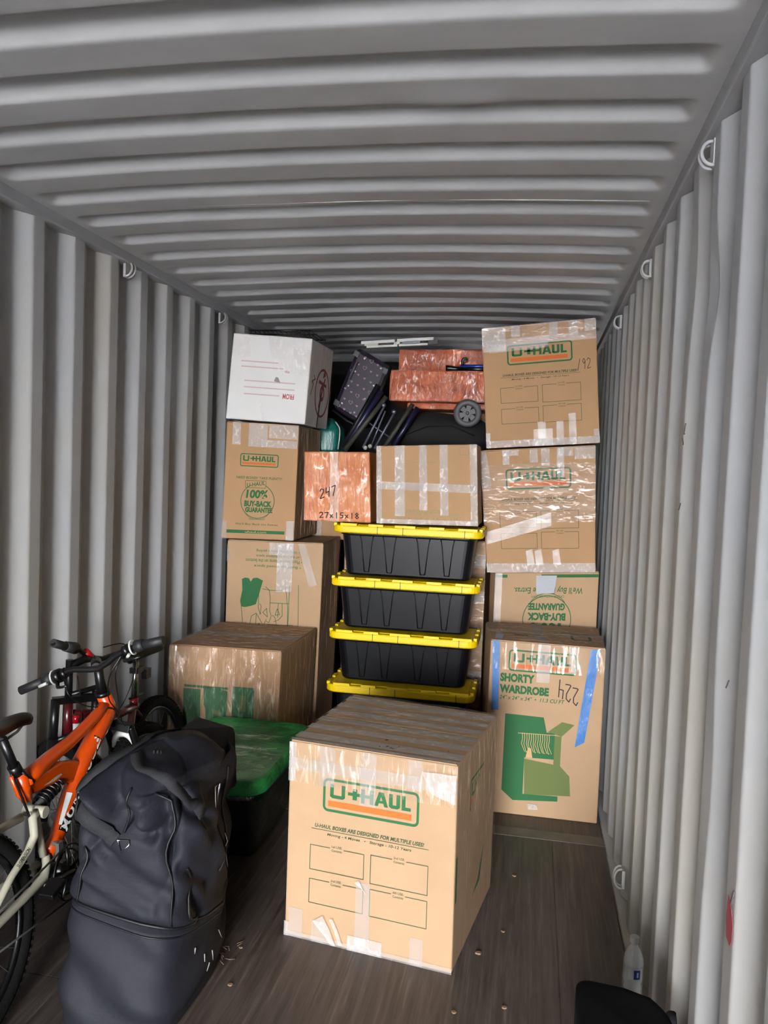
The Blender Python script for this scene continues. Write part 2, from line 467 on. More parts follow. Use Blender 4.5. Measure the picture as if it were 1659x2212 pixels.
# floor: plywood panels and a steel cross strip
m = MB(); m.box(-1.2, 1.2, Y0, Y1 + .06, -.08, -.03)
floor = structure('floor', m, mat('steel_crossmember', (70, 68, 66), .6))
def panel(x0, x1, y0, y1):
    m = MB(); m.box(x0 + .0005, x1 - .0005, y0, y1, -.03, 0); m.build('floor_panel', M_FLOOR, floor)
for x0, x1 in ((-1.132, -.34), (-.34, .895), (.895, 1.132)):
    panel(x0, x1, Y0, 2.30 if x0 < -1 else 3.742)
panel(-1.132, -.34, 2.304, 3.742)
for x0, x1 in ((-1.132, .1), (.1, 1.132)): panel(x0, x1, 3.838, Y1)
m = MB(); m.box(-1.13, 1.13, 3.744, 3.836, -.03, .001)
m.build('steel_strip', mat('worn_steel_strip', (128, 120, 108), .55, metal=.2, var=.25, vscale=14), floor)
# yard outside the doors
m = MB(); m.box(-200, 200, -300, -4.62, -.30, -.22)
structure('ground', m, mat('concrete_yard', (150, 149, 150), .9, var=.15, vscale=2))

# ------------------------------------------------------------------ cardboard boxes
class Face:
    """bilinear patch: bl, br, tr, tl"""
    def __init__(self, bl, br, tr, tl):
        self.c = [Vector(q) for q in (bl, br, tr, tl)]
        self.n = (self.c[1] - self.c[0]).cross(self.c[3] - self.c[0]).normalized()
    def p(self, a, b, off=0):
        bl, br, tr, tl = self.c
        return (bl * (1 - a) + br * a) * (1 - b) + (tl * (1 - a) + tr * a) * b + self.n * off

def carton(name, F, D, label, material=None, group=None, backtop=None, bulge=.0, back=None, flaps=True):
    F = [Vector(q) for q in F]
    if back: B = [Vector(q) for q in back]
    else: B = [q + Vector(D) for q in F]
    bl, br, tr, tl = F; BL, BR, TR, TL = B
    c = (bl + br + BL + BR) / 4
    t = thing(name, c, label, 'box', group)
    m = MB()
    mt = material or M_CARD
    m.hexa([bl, br, BR, BL, tl, tr, TR, TL])
    m.build('carton', mt, t, bevel=.007)
    fc = dict(front=Face(bl, br, tr, tl), right=Face(br, BR, TR, tr), left=Face(BL, bl, tl, TL), top=Face(tl, tr, TR, TL))
    if flaps:                                        # the two long closing flaps on top
        for b0, b1 in ((.008, .496), (.504, .992)):
            f = fc['top']; m = MB()
            lo = [f.p(a, b, 0) for a, b in ((.008, b0), (.992, b0), (.992, b1), (.008, b1))]
            hi = [f.p(a, b, .003) for a, b in ((.008, b0), (.992, b0), (.992, b1), (.008, b1))]
            m.hexa(lo + hi); m.build('flap', mt, t)
    return t, fc

class Print:
    """flat print or tape on a face; coordinates are fractions of the face"""
    def __init__(self, face, off=.0009): self.f = face; self.m = MB(); self.off = off
    def poly(self, pts): self.m.add([self.f.p(a, b, self.off) for a, b in pts], [tuple(range(len(pts)))])
    def rect(self, a0, b0, a1, b1): self.poly([(a0, b0), (a1, b0), (a1, b1), (a0, b1)])
    def strip(self, pts, w, closed=False):
        n = len(pts)
        asp = (self.f.c[1] - self.f.c[0]).length / (self.f.c[3] - self.f.c[0]).length
        for i in range(n if closed else n - 1):
            (x0, y0), (x1, y1) = pts[i], pts[(i + 1) % n]
            dx, dy = (x1 - x0) * asp, y1 - y0; l = math.hypot(dx, dy) or 1
            nx, ny = -dy / l * w / asp, dx / l * w
            ex, ey = dx / l * w * .5 / asp, dy / l * w * .5
            self.poly([(x0 - nx - ex, y0 - ny - ey), (x1 - nx + ex, y1 - ny + ey), (x1 + nx + ex, y1 + ny + ey), (x0 + nx - ex, y0 + ny - ey)])
    def frame(self, a0, b0, a1, b1, r, w, n=6):
        """rounded rectangle outline; r and w in units of face height"""
        asp = (self.f.c[1] - self.f.c[0]).length / (self.f.c[3] - self.f.c[0]).length
        def loop(k):
            out = []
            rr = max(r - k, .002)
            for (cx, cy, s) in ((a1 - (r) / asp, b1 - r, 0), (a0 + r / asp, b1 - r, 1), (a0 + r / asp, b0 + r, 2), (a1 - r / asp, b0 + r, 3)):
                for i in range(n + 1):
                    an = pi / 2 * (s + i / n); out.append((cx + math.cos(an) * rr / asp, cy + math.sin(an) * rr))
            return out
        o, i_ = loop(0), loop(w); k = len(o)
        P = [self.f.p(a, b, self.off) for a, b in o + i_]
        self.m.add(P, [(j, (j + 1) % k, k + (j + 1) % k, k + j) for j in range(k)])
    def arc(self, cx, cy, r, w, a0=0, a1=2 * pi, n=36):
        asp = (self.f.c[1] - self.f.c[0]).length / (self.f.c[3] - self.f.c[0]).length
        P = []
        for i in range(n + 1):
            t = a0 + (a1 - a0) * i / n
            for q in (r, r - w): P.append(self.f.p(cx + math.cos(t) * q / asp, cy + math.sin(t) * q, self.off))
        self.m.add(P, [(2 * i, 2 * i + 2, 2 * i + 3, 2 * i + 1) for i in range(n)])
    def text(self, s, a0, b0, a1, b1, bold=.0, turn=False, shear=0.0, tilt=0):
        vs, fs = glyphs(s, bold, shear)
        def mp(x, y):
            if turn: x, y = 1 - x, 1 - y
            return (a0 + (a1 - a0) * x, b0 + (b1 - b0) * y + tilt * (x - .5))
        self.m.add([self.f.p(*mp(x, y), self.off) for x, y in vs], fs)
    def build(self, name, mt, parent, solid=0): return self.m.build(name, mt, parent, recalc=False)

_G = {}
def glyphs(s, bold=0, shear=0):
    """text outlines filled to polygons, scaled to the unit square"""
    k = (s, bold, shear)
    if k in _G: return _G[k]
    cu = bpy.data.curves.new('t', 'FONT'); cu.body = s; cu.offset = bold; cu.shear = shear; cu.resolution_u = 3; cu.fill_mode = 'FRONT'
    ob = bpy.data.objects.new('t', cu); COL.objects.link(ob)
    dg = bpy.context.evaluated_depsgraph_get()
    me = bpy.data.meshes.new_from_object(ob.evaluated_get(dg))
    vs = [(v.co.x, v.co.y) for v in me.vertices]; fs = [tuple(p.vertices) for p in me.polygons]
    bpy.data.objects.remove(ob); bpy.data.meshes.remove(me); bpy.data.curves.remove(cu)
    x0 = min(v[0] for v in vs); x1 = max(v[0] for v in vs); y0 = min(v[1] for v in vs); y1 = max(v[1] for v in vs)
    vs = [((x - x0) / (x1 - x0), (y - y0) / (y1 - y0)) for x, y in vs]
    _G[k] = (vs, fs)
    return _G[k]

def haul_letters(pr, a0, b0, a1, b1):
    """the squared U+HAUL letters of the movers' logo"""
    X = lambda x: a0 + (a1 - a0) * x
    Yy = lambda y: b0 + (b1 - b0) * y
    R = lambda x0, y0, x1, y1: pr.rect(X(x0), Yy(y0), X(x1), Yy(y1))
    Q = lambda *p: pr.poly([(X(x), Yy(y)) for x, y in p])
    def u(x, w):
        R(x, .12, x + .045, 1); R(x + w - .045, .12, x + w, 1); R(x + .03, 0, x + w - .03, .24)
        Q((x, .12), (x + .03, 0), (x + .03, .24), (x, .24)); Q((x + w - .03, 0), (x + w, .12), (x + w, .24), (x + w - .03, .24))
    u(0, .19)
    R(.225, .40, .40, .62); R(.285, .12, .34, .90)
    R(.39, 0, .435, 1); R(.435, .40, .50, .62); R(.50, 0, .545, 1)
    Q((.555, 0), (.60, 0), (.655, 1), (.61, 1)); Q((.68, 0), (.725, 0), (.67, 1), (.62, 1)); R(.60, .22, .68, .40)
    u(.735, .135)
    R(.89, 0, .935, 1); R(.935, 0, 1.0, .22)

def logo(t, face, a0, b0, a1, b1, scale=1):
    h = b1 - b0; w = a1 - a0
    g = Print(face)
    asp = (face.c[1] - face.c[0]).length / (face.c[3] - face.c[0]).length
    g.frame(a0, b0, a1, b1, h * .17, h * .075)
    haul_letters(g, a0 + w * .075, b0 + h * .42, a1 - w * .085, b0 + h * .84)
    lg = g.build('logo', M_GREEN, t)
    o = Print(face); o.rect(a0 + w * .055, b0 + h * .16, a1 - w * .075, b0 + h * .335)
    o.build('logo_bar', M_ORANGEP, lg)

def large_print(t, face, line1='U-HAUL BOXES ARE DESIGNED FOR MULTIPLE USES!'):
    logo(t, face, .217, .675, .79, .842)
    g = Print(face)
    g.text(line1, .173, .586, .824, .606, .03, shear=.2)
    g.rect(.151, .5755, .852, .578)
    g.text('Moving - 4 Moves   \u2022   Storage - 10-12 Years', .25, .548, .752, .566, .01, shear=.15)
    for (a0, b0, a1, b1), (w1, w2) in zip(((.148, .367, .476, .492), (.517, .355, .85, .497), (.148, .195, .477, .318), (.517, .192, .85, .326)), (('1st USE:', 'Contents:'), ('2nd USE:', 'Contents:'), ('3rd USE:', 'Contents:'), ('4th USE:', 'Contents:'))):
        w = .0017
        mid = (a0 + a1) / 2; e = .042
        g.strip([(mid - e, b1), (a0, b1), (a0, b0), (a1, b0), (a1, b1), (mid + e, b1)], w)
        g.text(w1, mid - .032, b1 + .003, mid + .032, b1 + .015, .0)
        g.text(w2, mid - .032, b1 - .016, mid + .032, b1 - .004, .0)
    g.build('printed_text', M_GREENL, t)

def tape(t, face, a0, b0, a1, b1, wrinkled=False, off=.0022, wob=.0):
    """one strip of packing tape, very slightly lifted off the box"""
    m = MB()
    nu, nv = 4, 6
    s = random.random() * 50
    def fn(u, v):
        a = a0 + (a1 - a0) * u; b = b0 + (b1 - b0) * v
        return face.p(a, b, off + (.0012 + .002 * wrinkled) * (noise.noise(V(a * 9, b * 9, s)) + 1) * .5)
    m.grid(fn, nu, nv)
    return m.build('tape_strip', M_TAPEW if wrinkled else (M_TAPET if face.n.z > .7 else M_TAPE), t, recalc=False)

def tape4(t, face, pts, mt=None, off=.0022, name='tape_strip', amp=.0012, nu=4, nv=10):
    f2 = [Vector((*q, 0)) for q in pts]
    m = MB(); s = random.random() * 50
    def fn(u, v):
        q = (f2[0] * (1 - u) + f2[1] * u) * (1 - v) + (f2[3] * (1 - u) + f2[2] * u) * v
        return face.p(q.x, q.y, off + amp * (noise.noise(V(q.x * 12, q.y * 12, s)) + 1))
    m.grid(fn, nu, nv)
    return m.build(name, mt or M_TAPE, t, recalc=False)

def wrap(t, face, a0, b0, a1, b1, mt=None, off=.005, amp=.004, nu=26, nv=26, name='stretch_wrap', f=5):
    """a sheet of stretch film lying over a face, gently crinkled"""
    m = MB(); s = random.random() * 50
    def fn(u, v):
        a = a0 + (a1 - a0) * u; b = b0 + (b1 - b0) * v
        return face.p(a, b, off + amp * (noise.noise(V(a * f, b * f * .5 + a * f * .6, s)) + .4 * noise.noise(V(a * f * 3, b * f * 2, s))))
    m.grid(fn, nu, nv)
    return m.build(name, mt or M_FILM, t, recalc=False)

STROKE = {'1': [[(.5, 1), (.5, 0)]], '2': [[(.05, .78), (.3, 1), (.75, .9), (.75, .62), (.1, .05), (.25, .02), (.95, .1)]], '4': [[(.15, 1), (.1, .5), (.8, .55)], [(.8, 1), (.72, 0)]],
          '7': [[(.05, .92), (.85, 1), (.4, 0)]], '5': [[(.85, 1), (.25, .95), (.2, .55), (.75, .55), (.75, .15), (.15, .05)]], '8': [[(.5, .52), (.2, .75), (.5, 1), (.8, .75), (.5, .52), (.15, .25), (.5, 0), (.85, .25), (.5, .52)]],
          '9': [[(.8, .75), (.5, 1), (.2, .75), (.5, .5), (.8, .75), (.7, 0)]], 'x': [[(.1, .6), (.8, .1)], [(.75, .65), (.15, .05)]], '/': [[(.75, 1), (.2, -.1)]], ' ': []}
def scrawl(t, face, s, a0, b0, a1, b1, w=.006, mt=None, tilt=0, turn=False, name='handwriting', off=.0016):
    g = Print(face, off)
    k = len(s); cw = (a1 - a0) / k
    for i, ch in enumerate(s):
        for st in STROKE[ch]:
            P = []
            for x, y in st:
                X, Yv = (i + .08 + x * .84) / k, y
                Yv2 = Yv + tilt * (X - .5)
                if turn: X, Yv2 = 1 - X, 1 - Yv2
                P.append((a0 + (a1 - a0) * X, b0 + (b1 - b0) * Yv2))
            g.strip(P, w)
    return g.build(name, mt or M_INK, t)

def crumple(t, face, pts, off=.006, name='crumpled_film', mt=None):
    return tape4(t, face, pts, mt or M_TAPEW, off, name, .006, 8, 10)

# ---- the big box standing in the middle of the floor
big, f = carton('cardboard_box', [(-.08, 2.72, 0), (.538, 2.631, 0), (.53, 2.63, .717), (-.078, 2.71, .717)], None,
                'large taped cardboard box with green lettering standing alone on the open floor',
                back=[(.012, 3.362, 0), (.636, 3.245, 0), (.636, 3.235, .717), (.010, 3.352, .717)])
large_print(big, f['front'])
for a in ((.19, .285, .80, .998), (.44, .535, .735, .998), (.72, .80, .85, .998)): tape(big, f['front'], a[0], a[2], a[1], a[3])
tape(big, f['front'], .002, .862, .998, .922, off=.003)
tape(big, f['front'], .0, .80, .045, .998, True)
for a in ((.029, .114, .0, .15), (.172, .262, .0, .108), (.436, .522, .0, .35), (.76, .835, .0, .135)): tape(big, f['front'], a[0], a[2], a[1], a[3])
tape(big, f['front'], .395, .0, .60, .075, True, .003)
tape(big, f['front'], .0, .0, 1.0, .030, False, .0032)
tape(big, f['front'], .0, .0, .03, .075, True, .003)
crumple(big, f['front'], [(.30, .01), (.33, .012), (.245, .15), (.185, .115)])
crumple(big, f['front'], [(.345, .02), (.37, .02), (.305, .145), (.285, .14)])
crumple(big, f['front'], [(.47, .33), (.50, .30), (.455, .365), (.43, .35)])
crumple(big, f['front'], [(.86, .855), (.995, .82), (.998, .96), (.80, .955)])
wrap(big, f['front'], .0, .80, 1.0, 1.0, off=.0045, amp=.003)
for b0, b1 in ((.06, .15), (.23, .31), (.385, .46), (.54, .62), (.69, .765), (.84, .93)): tape(big, f['top'], .0, b0, 1.0, b1, off=.0055)
tape(big, f['top'], .0, .0, 1.0, .035, False, .006)
wrap(big, f['top'], 0, .3, 1, 1, M_FILM2, .009, .003)
wrap(big, f['right'], 0, 0, 1, 1, M_FILM, .006, .004)
logo(big, f['right'], .30, .675, .80, .842)
g = Print(f['right']); g.text('U-HAUL BOXES', .25, .585, .85, .606, .01); g.build('printed_text', M_GREEN, big); g = Print(f['right']); g.poly([(.32, .18), (.62, .20), (.72, .36), (.70, .50), (.45, .52), (.34, .40)]); g.build('printed_picture', M_GREEN, big); g = Print(f['right']); g.rect(.02, .33, .05, .55); g.build('printed_bar', M_GREEN, big)
g = Print(f['top'], .0085)
for (a, b, s) in ((.52, .20, .012), (.56, .10, .010), (.585, .085, .008), (.52, .08, .006), (.60, .075, .007), (.90, .17, .006), (.62, .12, .006)):
    g = Print(f['top'], .0085); g.poly([(a + s * math.cos(i) * (.7 + .5 * random.random()), b + s * math.sin(i) * (.8 + .6 * random.random())) for i in (0, 1, 2, 3, 4, 5)])
    g.build('dark_stain', mat('brown_stain', (84, 54, 40), .8), big)

# ---- stack by the right-hand wall
ward, f = carton('cardboard_box', [(.557, 3.985, 0), (1.118, 3.985, 0), (1.118, 3.99, .868), (.562, 3.98, .873)], None,
                 'tall wardrobe carton on the floor with two strips of blue tape', M_CARD, back=[(.508, 4.47, 0), (1.115, 4.50, 0), (1.118, 4.50, .872), (.508, 4.45, .873)])
logo(ward, f['front'], .165, .832, .755, .956)
g = Print(f['front'])
g.text('SHORTY', .098, .768, .40, .818, .055); g.text('WARDROBE', .097, .703, .53, .752, .055)
g.text('24" x 24" x 34"  \u2022  11.3 CU FT', .10, .667, .67, .69, .012, shear=.2)
g.poly([(.159, .584), (.497, .58), (.529, .495), (.60, .50), (.609, .344), (.345, .34), (.345, .127), (.651, .134), (.651, .104), (.261, .085), (.158, .14)])
g.build('printed_text', M_GREEN, ward)
g = Print(f['front'], .0012)
g.poly([(.345, .332), (.657, .31), (.743, .256), (.758, .142), (.359, .127)])
g.poly([(.54, .50), (.657, .563), (.765, .553), (.659, .48)]); g.poly([(.60, .48), (.659, .48), (.658, .303), (.60, .315)])
g.build('printed_picture', M_GREEN2, ward)
g = Print(f['front'], .0016)
for i in range(13):
    a = .318 + i * .0195
    g.strip([(a, .482), (a + .004, .45), (a - .004 + .002 * (i % 3), .42), (a + .02, .385 - .012 * (i % 2)), (a + .028, .375)], .0016)
g.strip([(.28, .478), (.60, .484)], .0016)
g.poly([(.355, .34), (.375, .40), (.40, .395), (.415, .342)])
g.build('printed_hangers', M_TANP, ward)
tape4(ward, f['front'], [(.035, .60), (.097, .602), (.08, 1.0), (.015, 1.0)], M_BLUET, .003, 'blue_tape_strip', .002)
tape4(ward, f['front'], [(.775, .428), (.855, .46), (.957, .995), (.873, .992)], M_BLUET, .003, 'blue_tape_strip', .003)
tape4(ward, f['top'], [(.035, 0), (.10, 0), (.13, .30), (.06, .30)], M_BLUET, .006, 'blue_tape_strip', .002)
tape(ward, f['front'], .415, .78, .53, .998); tape(ward, f['front'], .69, .85, .76, .998)
crumple(ward, f['front'], [(.40, .045), (.485, .05), (.475, .075), (.39, .08)])
scrawl(ward, f['front'], '224', .60, .685, .79, .785, .003, turn=True, tilt=-.5)
wrap(ward, f['front'], 0, .84, 1, 1, off=.006, amp=.003)
wrap(ward, f['top'], 0, 0, 1, 1, M_FILM2, .01, .004)
tape(ward, f['top'], .40, 0, .50, 1, off=.006); tape(ward, f['top'], .0, .44, 1, .55, off=.0065)
g = Print(f['top'], .0055); g.text('WARDROBE', .22, .28, .50, .36, .03, turn=True); g.frame(.72, .25, .90, .60, .05, .03); g.build('printed_text', M_GREENL, ward)

r3, f = carton('cardboard_box', [(.545, 4.56, 0), (1.115, 4.56, 0), (1.115, 4.56, 1.178), (.545, 4.56, 1.140)], (0, .55, 0),
               'cardboard box with upside-down buy-back print, behind and above the wardrobe carton', M_CARD)
g = Print(f['front'])
g.text("We'll Buy Back the Extras.", .19, .895, .85, .935, .012, turn=True, shear=.15)
g.text('GUARANTEE', .335, .815, .69, .85, .055, turn=True); g.text('BUY-BACK', .33, .765, .70, .803, .055, turn=True); g.text('100%', .36, .69, .66, .755, .055, turn=True)
g.arc(.52, .77, .118, .004, -.35, pi + .35); g.arc(.52, .80, .10, .003, .5, pi - .5)
g.text('ORDER WITH RECEIPT', .36, .877, .68, .889, .0, turn=True)
g.rect(.45, .975, 1, .99); g.rect(.0, .975, .12, .99)
g.build('printed_text', M_GREEN, r3)
tape4(r3, f['front'], [(.41, .895), (.58, .90), (.60, .985), (.40, .985)], M_SILVT, .003, 'silver_tape_strip')
tape(r3, f['front'], .0, .7, .07, 1.0)

R2, f = carton('cardboard_box', [(.503, 4.45, 1.152), (1.086, 4.45, 1.188), (1.054, 4.45, 1.872), (.433, 4.45, 1.822)], (.01, .6, 0),
               'film-wrapped cardboard box with a slanted wide tape band, second from top by the wall', M_CARD2)
large_print(R2, f['front'])
for a in ((.434, .504, .888, .998), (.535, .607, .86, .998), (.667, .73, .76, .998), (.197, .256, .88, .998)): tape(R2, f['front'], a[0], a[2], a[1], a[3], True)
tape(R2, f['front'], .197, .95, .34, .998, True); tape(R2, f['front'], .678, .928, .807, .998, True, .003); tape(R2, f['front'], .82, .90, .998, .998, True)
tape4(R2, f['front'], [(0, .70), (.09, .69), (.055, .998), (0, .998)], M_TAPEW)
tape4(R2, f['front'], [(.015, .231), (.607, .373), (.61, .484), (.023, .335)], M_TAPE, .004, amp=.003, nu=16)
tape4(R2, f['front'], [(.0, .0), (1.0, .0), (1.0, .075), (.0, .075)], M_TAPEW, .003, nu=20)
for a in (.38, .46, .62): tape4(R2, f['front'], [(a, .06), (a + .07, .06), (a + .05, .19), (a - .01, .175)], M_TAPE, .004)
wrap(R2, f['front'], .0, .70, 1.0, .88, M_FILM2, .006, .006); wrap(R2, f['front'], .0, .40, 1.0, .70, M_FILM2, .006, .005)

R1, f = carton('cardboard_box', [(.470, 4.45, 1.838), (1.075, 4.45, 1.887), (1.02, 4.45, 2.554), (.414, 4.45, 2.492)], (.012, .6, 0),
               'topmost cardboard box of the tall stack, green logo half under tape', M_CARD2, flaps=False)
large_print(R1, f['front'])
for a in ((.262, .341, .905, .998), (.595, .669, .855, .998), (.765, .844, .86, .998), (.90, .998, .90, .998)): tape(R1, f['front'], a[0], a[2], a[1], a[3], True)
tape(R1, f['front'], .0, .80, .21, .998, True, .003)
tape(R1, f['front'], .0, .835, 1.0, .895, False, .004); tape4(R1, f['front'], [(.06, .785), (.58, .80), (.58, .86), (.06, .85)], M_TAPE, .0045)
tape(R1, f['front'], .0, .0, 1.0, .058, True, .003); tape(R1, f['front'], .0, .0, .04, .125, True); tape(R1, f['front'], .95, .0, .998, .115, True)
for a in ((.424, .593, .0, .138), (.465, .535, .0, .197), (.627, .69, .0, .193), (.736, .80, .0, .252)): tape(R1, f['front'], a[0], a[2], a[1], a[3])
scrawl(R1, f['front'], '/92', .82, .60, .95, .685, .0022, tilt=.05)
wrap(R1, f['front'], .0, .85, 1.0, 1.0, M_FILM2, .006, .004)

# ---- stack by the left-hand wall
three, f = carton('cardboard_box', [(-1.012, 4.42, 0), (-.447, 4.42, 0), (-.430, 4.42, 1.264), (-1.010, 4.42, 1.256)], (-.03, .52, 0),
                  'tall carton with upside-down kitchen drawing behind the film-wrapped box', M_CARD)
g = Print(f['front'])
for i, (s, a0, a1) in enumerate((('\u2022 Build up closed space', .29, .78), ('\u2022 Place heavier items on the bottom', .20, .79), ('of the box to balance space', .31, .76), ('\u2022 Wrap dishes before packing', .31, .76))):
    g.text(s, a0, .878 + i * .0235, a1, .894 + i * .0235, .008, turn=True)
g.poly([(.167, .821), (.20, .828), (.24, .826), (.26, .81), (.285, .827), (.33, .83), (.39, .818), (.36, .765), (.323, .706), (.27, .697), (.21, .69), (.166, .692), (.155, .72), (.175, .77)])
L = lambda *p: g.strip(list(p), .0013)
L((.39, .78), (.46, .775), (.60, .777)); L((.42, .79), (.46, .775), (.473, .74), (.473, .68), (.49, .655), (.47, .625), (.44, .63))
L((.63, .79), (.66, .70), (.665, .60), (.70, .56)); L((.672, .80), (.668, .60)); L((.763, .806), (.775, .62), (.80, .56))
L((.473, .717), (.666, .717)); L((.56, .717), (.56, .65)); L((.60, .717), (.605, .66), (.57, .64), (.52, .63))
L((.17, .69), (.185, .63), (.19, .58)); L((.26, .60), (.28, .65), (.33, .665), (.41, .61), (.44, .64)); L((.35, .76), (.35, .69), (.375, .66), (.38, .70), (.365, .71))
L((.33, .60), (.37, .62), (.35, .59), (.41, .60)); L((.47, .615), (.55, .615), (.53, .65), (.50, .66)); L((.56, .615), (.57, .57)); L((.45, .615), (.72, .618))
L((.22, .62), (.24, .58)); L((.45, .60), (.44, .57)); L((.33, .66), (.33, .58)); L((.40, .67), (.45, .65), (.44, .69), (.40, .67)); L((.53, .66), (.58, .665), (.55, .69), (.53, .66))
g.build('printed_picture', M_GREEN, three)
tape4(three, f['front'], [(.53, .77), (.69, .772), (.70, .996), (.53, .996)], M_TAPEW); tape(three, f['front'], .445, .94, .70, .996, True, .003)
tape4(three, f['front'], [(.87, .80), (.955, .81), (.815, .997), (.74, .997)], M_TAPE, .003)
tape4(three, f['front'], [(.0, .90), (.045, .915), (.0, .985), (.0, .99)], M_TAPE)
wrap(three, f['right'], 0, .3, 1, 1, M_FILM, .006, .006)

two, f = carton('cardboard_box', [(-1.041, 4.40, 1.266), (-.602, 4.40, 1.274), (-.592, 4.40, 1.930), (-1.028, 4.40, 1.943)], (-.02, .55, 0),
                'narrow cardboard box with round guarantee print, directly under the white box', M_CARD2)
logo(two, f['front'], .215, .628, .745, .74)
g = Print(f['front'])
g.text('NEED BOXES? TAKE PLENTY!', .172, .522, .804, .543, .012, shear=.15)
g.text('U-HAUL', .325, .462, .575, .495, .02, tilt=.025); g.frame(.30, .445, .59, .51, .01, .004)
g.text('100%', .317, .355, .62, .43, .045, shear=.1); g.text('BUY-BACK', .30, .283, .675, .335, .055); g.text('GUARANTEE', .315, .233, .69, .278, .055)
g.arc(.48, .333, .152, .006, .95 * pi, 2.05 * pi); g.arc(.48, .333, .152, .006, -.05 * pi, .36 * pi); g.arc(.48, .333, .152, .006, .64 * pi, .96 * pi)
g.text('ORDER WITH RECEIPT', .37, .168, .60, .182, .0); g.arc(.48, .30, .13, .003, 1.2 * pi, 1.8 * pi)
g.text("We'll Buy Back the Extras.", .187, .118, .783, .14, .01, shear=.15)
g.rect(.069, .050, .87, .078)
g.build('printed_text', M_GREEN, two)
g = Print(f['front'], .0014); g.text('uhaul.com', .33, .055, .62, .072, .0); g.build('printed_web_name', M_TANP, two)
for a in ((.095, .21, .811, .998), (.32, .58, .80, .998), (.60, .72, .88, .998)): tape(two, f['front'], a[0], a[2], a[1], a[3], True)
tape(two, f['front'], .50, .80, .992, .865, True, .003); tape(two, f['front'], .72, .88, .998, .998, True)
tape(two, f['front'], .891, .0, .998, .169, True); tape(two, f['front'], .0, .0, .07, .15)
wrap(two, f['right'], 0, 0, 1, 1, M_FILM, .005, .004)

white, f = carton('cardboard_box', [(-1.036, 4.40, 1.962), (-.559, 4.40, 1.940), (-.530, 4.40, 2.424), (-1.001, 4.40, 2.453)], (.01, .45, 0),
                  'scuffed white shipping box with red print, on top of the stack', M_WHITE, flaps=False)
g = Print(f['front'])
for (a0, a1, b) in ((.133, .607, .686), (.14, .674, .624), (.197, .838, .461), (.198, .839, .387), (.206, .652, .307)): g.rect(a0, b - .007, a1, b + .007)
g.build('printed_lines', M_REDP2, white)
g = Print(f['front']); g.text('FROM', .696, .275, .838, .338, .03, turn=True); g.build('printed_text', M_REDP, white); g = Print(f['front']); g.text('TO', .699, .58, .756, .607, .03, turn=True); g.build('printed_text', M_REDP, white)
g = Print(f['front'], .0012)
g.poly([(.57, .475), (.59, .525), (.62, .52), (.64, .48), (.655, .462), (.60, .468)]); g.build('smudge', mat('grey_smudge', (150, 146, 148), .8), white)
tape4(white, f['front'], [(.0, .70), (.25, .74), (.22, .998), (.0, .998)], M_TAPEC); tape4(white, f['front'], [(.55, .60), (.998, .56), (.998, .998), (.45, .998)], M_TAPEC, .003)
crumple(white, f['front'], [(.85, .62), (1.0, .60), (1.0, .86), (.78, .86)], mt=M_TAPEC); crumple(white, f['front'], [(.09, .72), (.11, .72), (.23, .97), (.12, .97)], mt=M_TAPEC)
crumple(white, f['front'], [(.47, .0), (.50, .0), (.44, .25), (.42, .23)], mt=M_TAPEC)
g = Print(f['right'])
g.arc(.62, .42, .30, .03); g.arc(.62, .42, .10, .05); g.strip([(.52, .25), (.70, .60)], .02); g.strip([(.45, .55), (.78, .52)], .02); g.poly([(.60, .60), (.72, .64), (.66, .74)])
g.build('printed_emblem', mat('dark_red_print', (150, 40, 44), .7), white)
g = Print(f['right']); g.strip([(.12, .36), (.2, .5), (.14, .52), (.26, .56), (.2, .60)], .008); g.build('handwriting', M_INK, white)
g = Print(f['right'], .0014); g.strip([(.50, .0), (.56, .3), (.60, .42)], .02); g.build('blue_marker_line', M_BLUEINK, white)
wrap(white, f['right'], 0, 0, 1, 1, M_FILM, .005, .004)

four, f = carton('cardboard_box', [(-1.045, 3.75, 0), (-.466, 3.75, 0), (-.449, 3.75, .783), (-1.043, 3.75, .774)], None,
                 'low film-wrapped cardboard box with green picture print behind the green bundle', M_CARD2, back=[(-1.03, 4.38, 0), (-.46, 4.38, 0), (-.443, 4.38, .781), (-1.021, 4.38, .776)])
g = Print(f['front'])
g.poly([(.144, .72), (.30, .72), (.308, .30), (.235, .265), (.150, .30)]); g.poly([(.33, .74), (.42, .74), (.545, .72), (.535, .30), (.36, .286), (.35, .60), (.33, .62)]); g.rect(.588, .385, .781, .755); g.rect(.15, .73, .55, .745)
g.build('printed_picture', M_GREEN, four)
g = Print(f['front'], .0014)
for i in range(5): g.strip([(.66 + i * .012, .70), (.655 + i * .012, .60)], .004)
g.poly([(.40, .60), (.48, .585), (.50, .55), (.42, .57)]); g.rect(.22, .30, .40, .44)
g.build('printed_detail', M_GREEN2, four)
wrap(four, f['front'], 0, 0, 1, 1, M_FILM, .008, .006, f=7); wrap(four, f['front'], 0, .35, 1, 1, film('crinkled_clear_film', (.97, .96, .95), .02, 1.0, .13, 12, (1, 1, .2), (0, -.6, 0), .6), .010, .004, f=9)
wrap(four, f['top'], 0, 0, 1, 1, M_FILM2, .010, .003); wrap(four, f['right'], 0, 0, 1, 1, M_FILM, .008, .006)
tape(four, f['top'], .0, .42, 1, .54, off=.006)

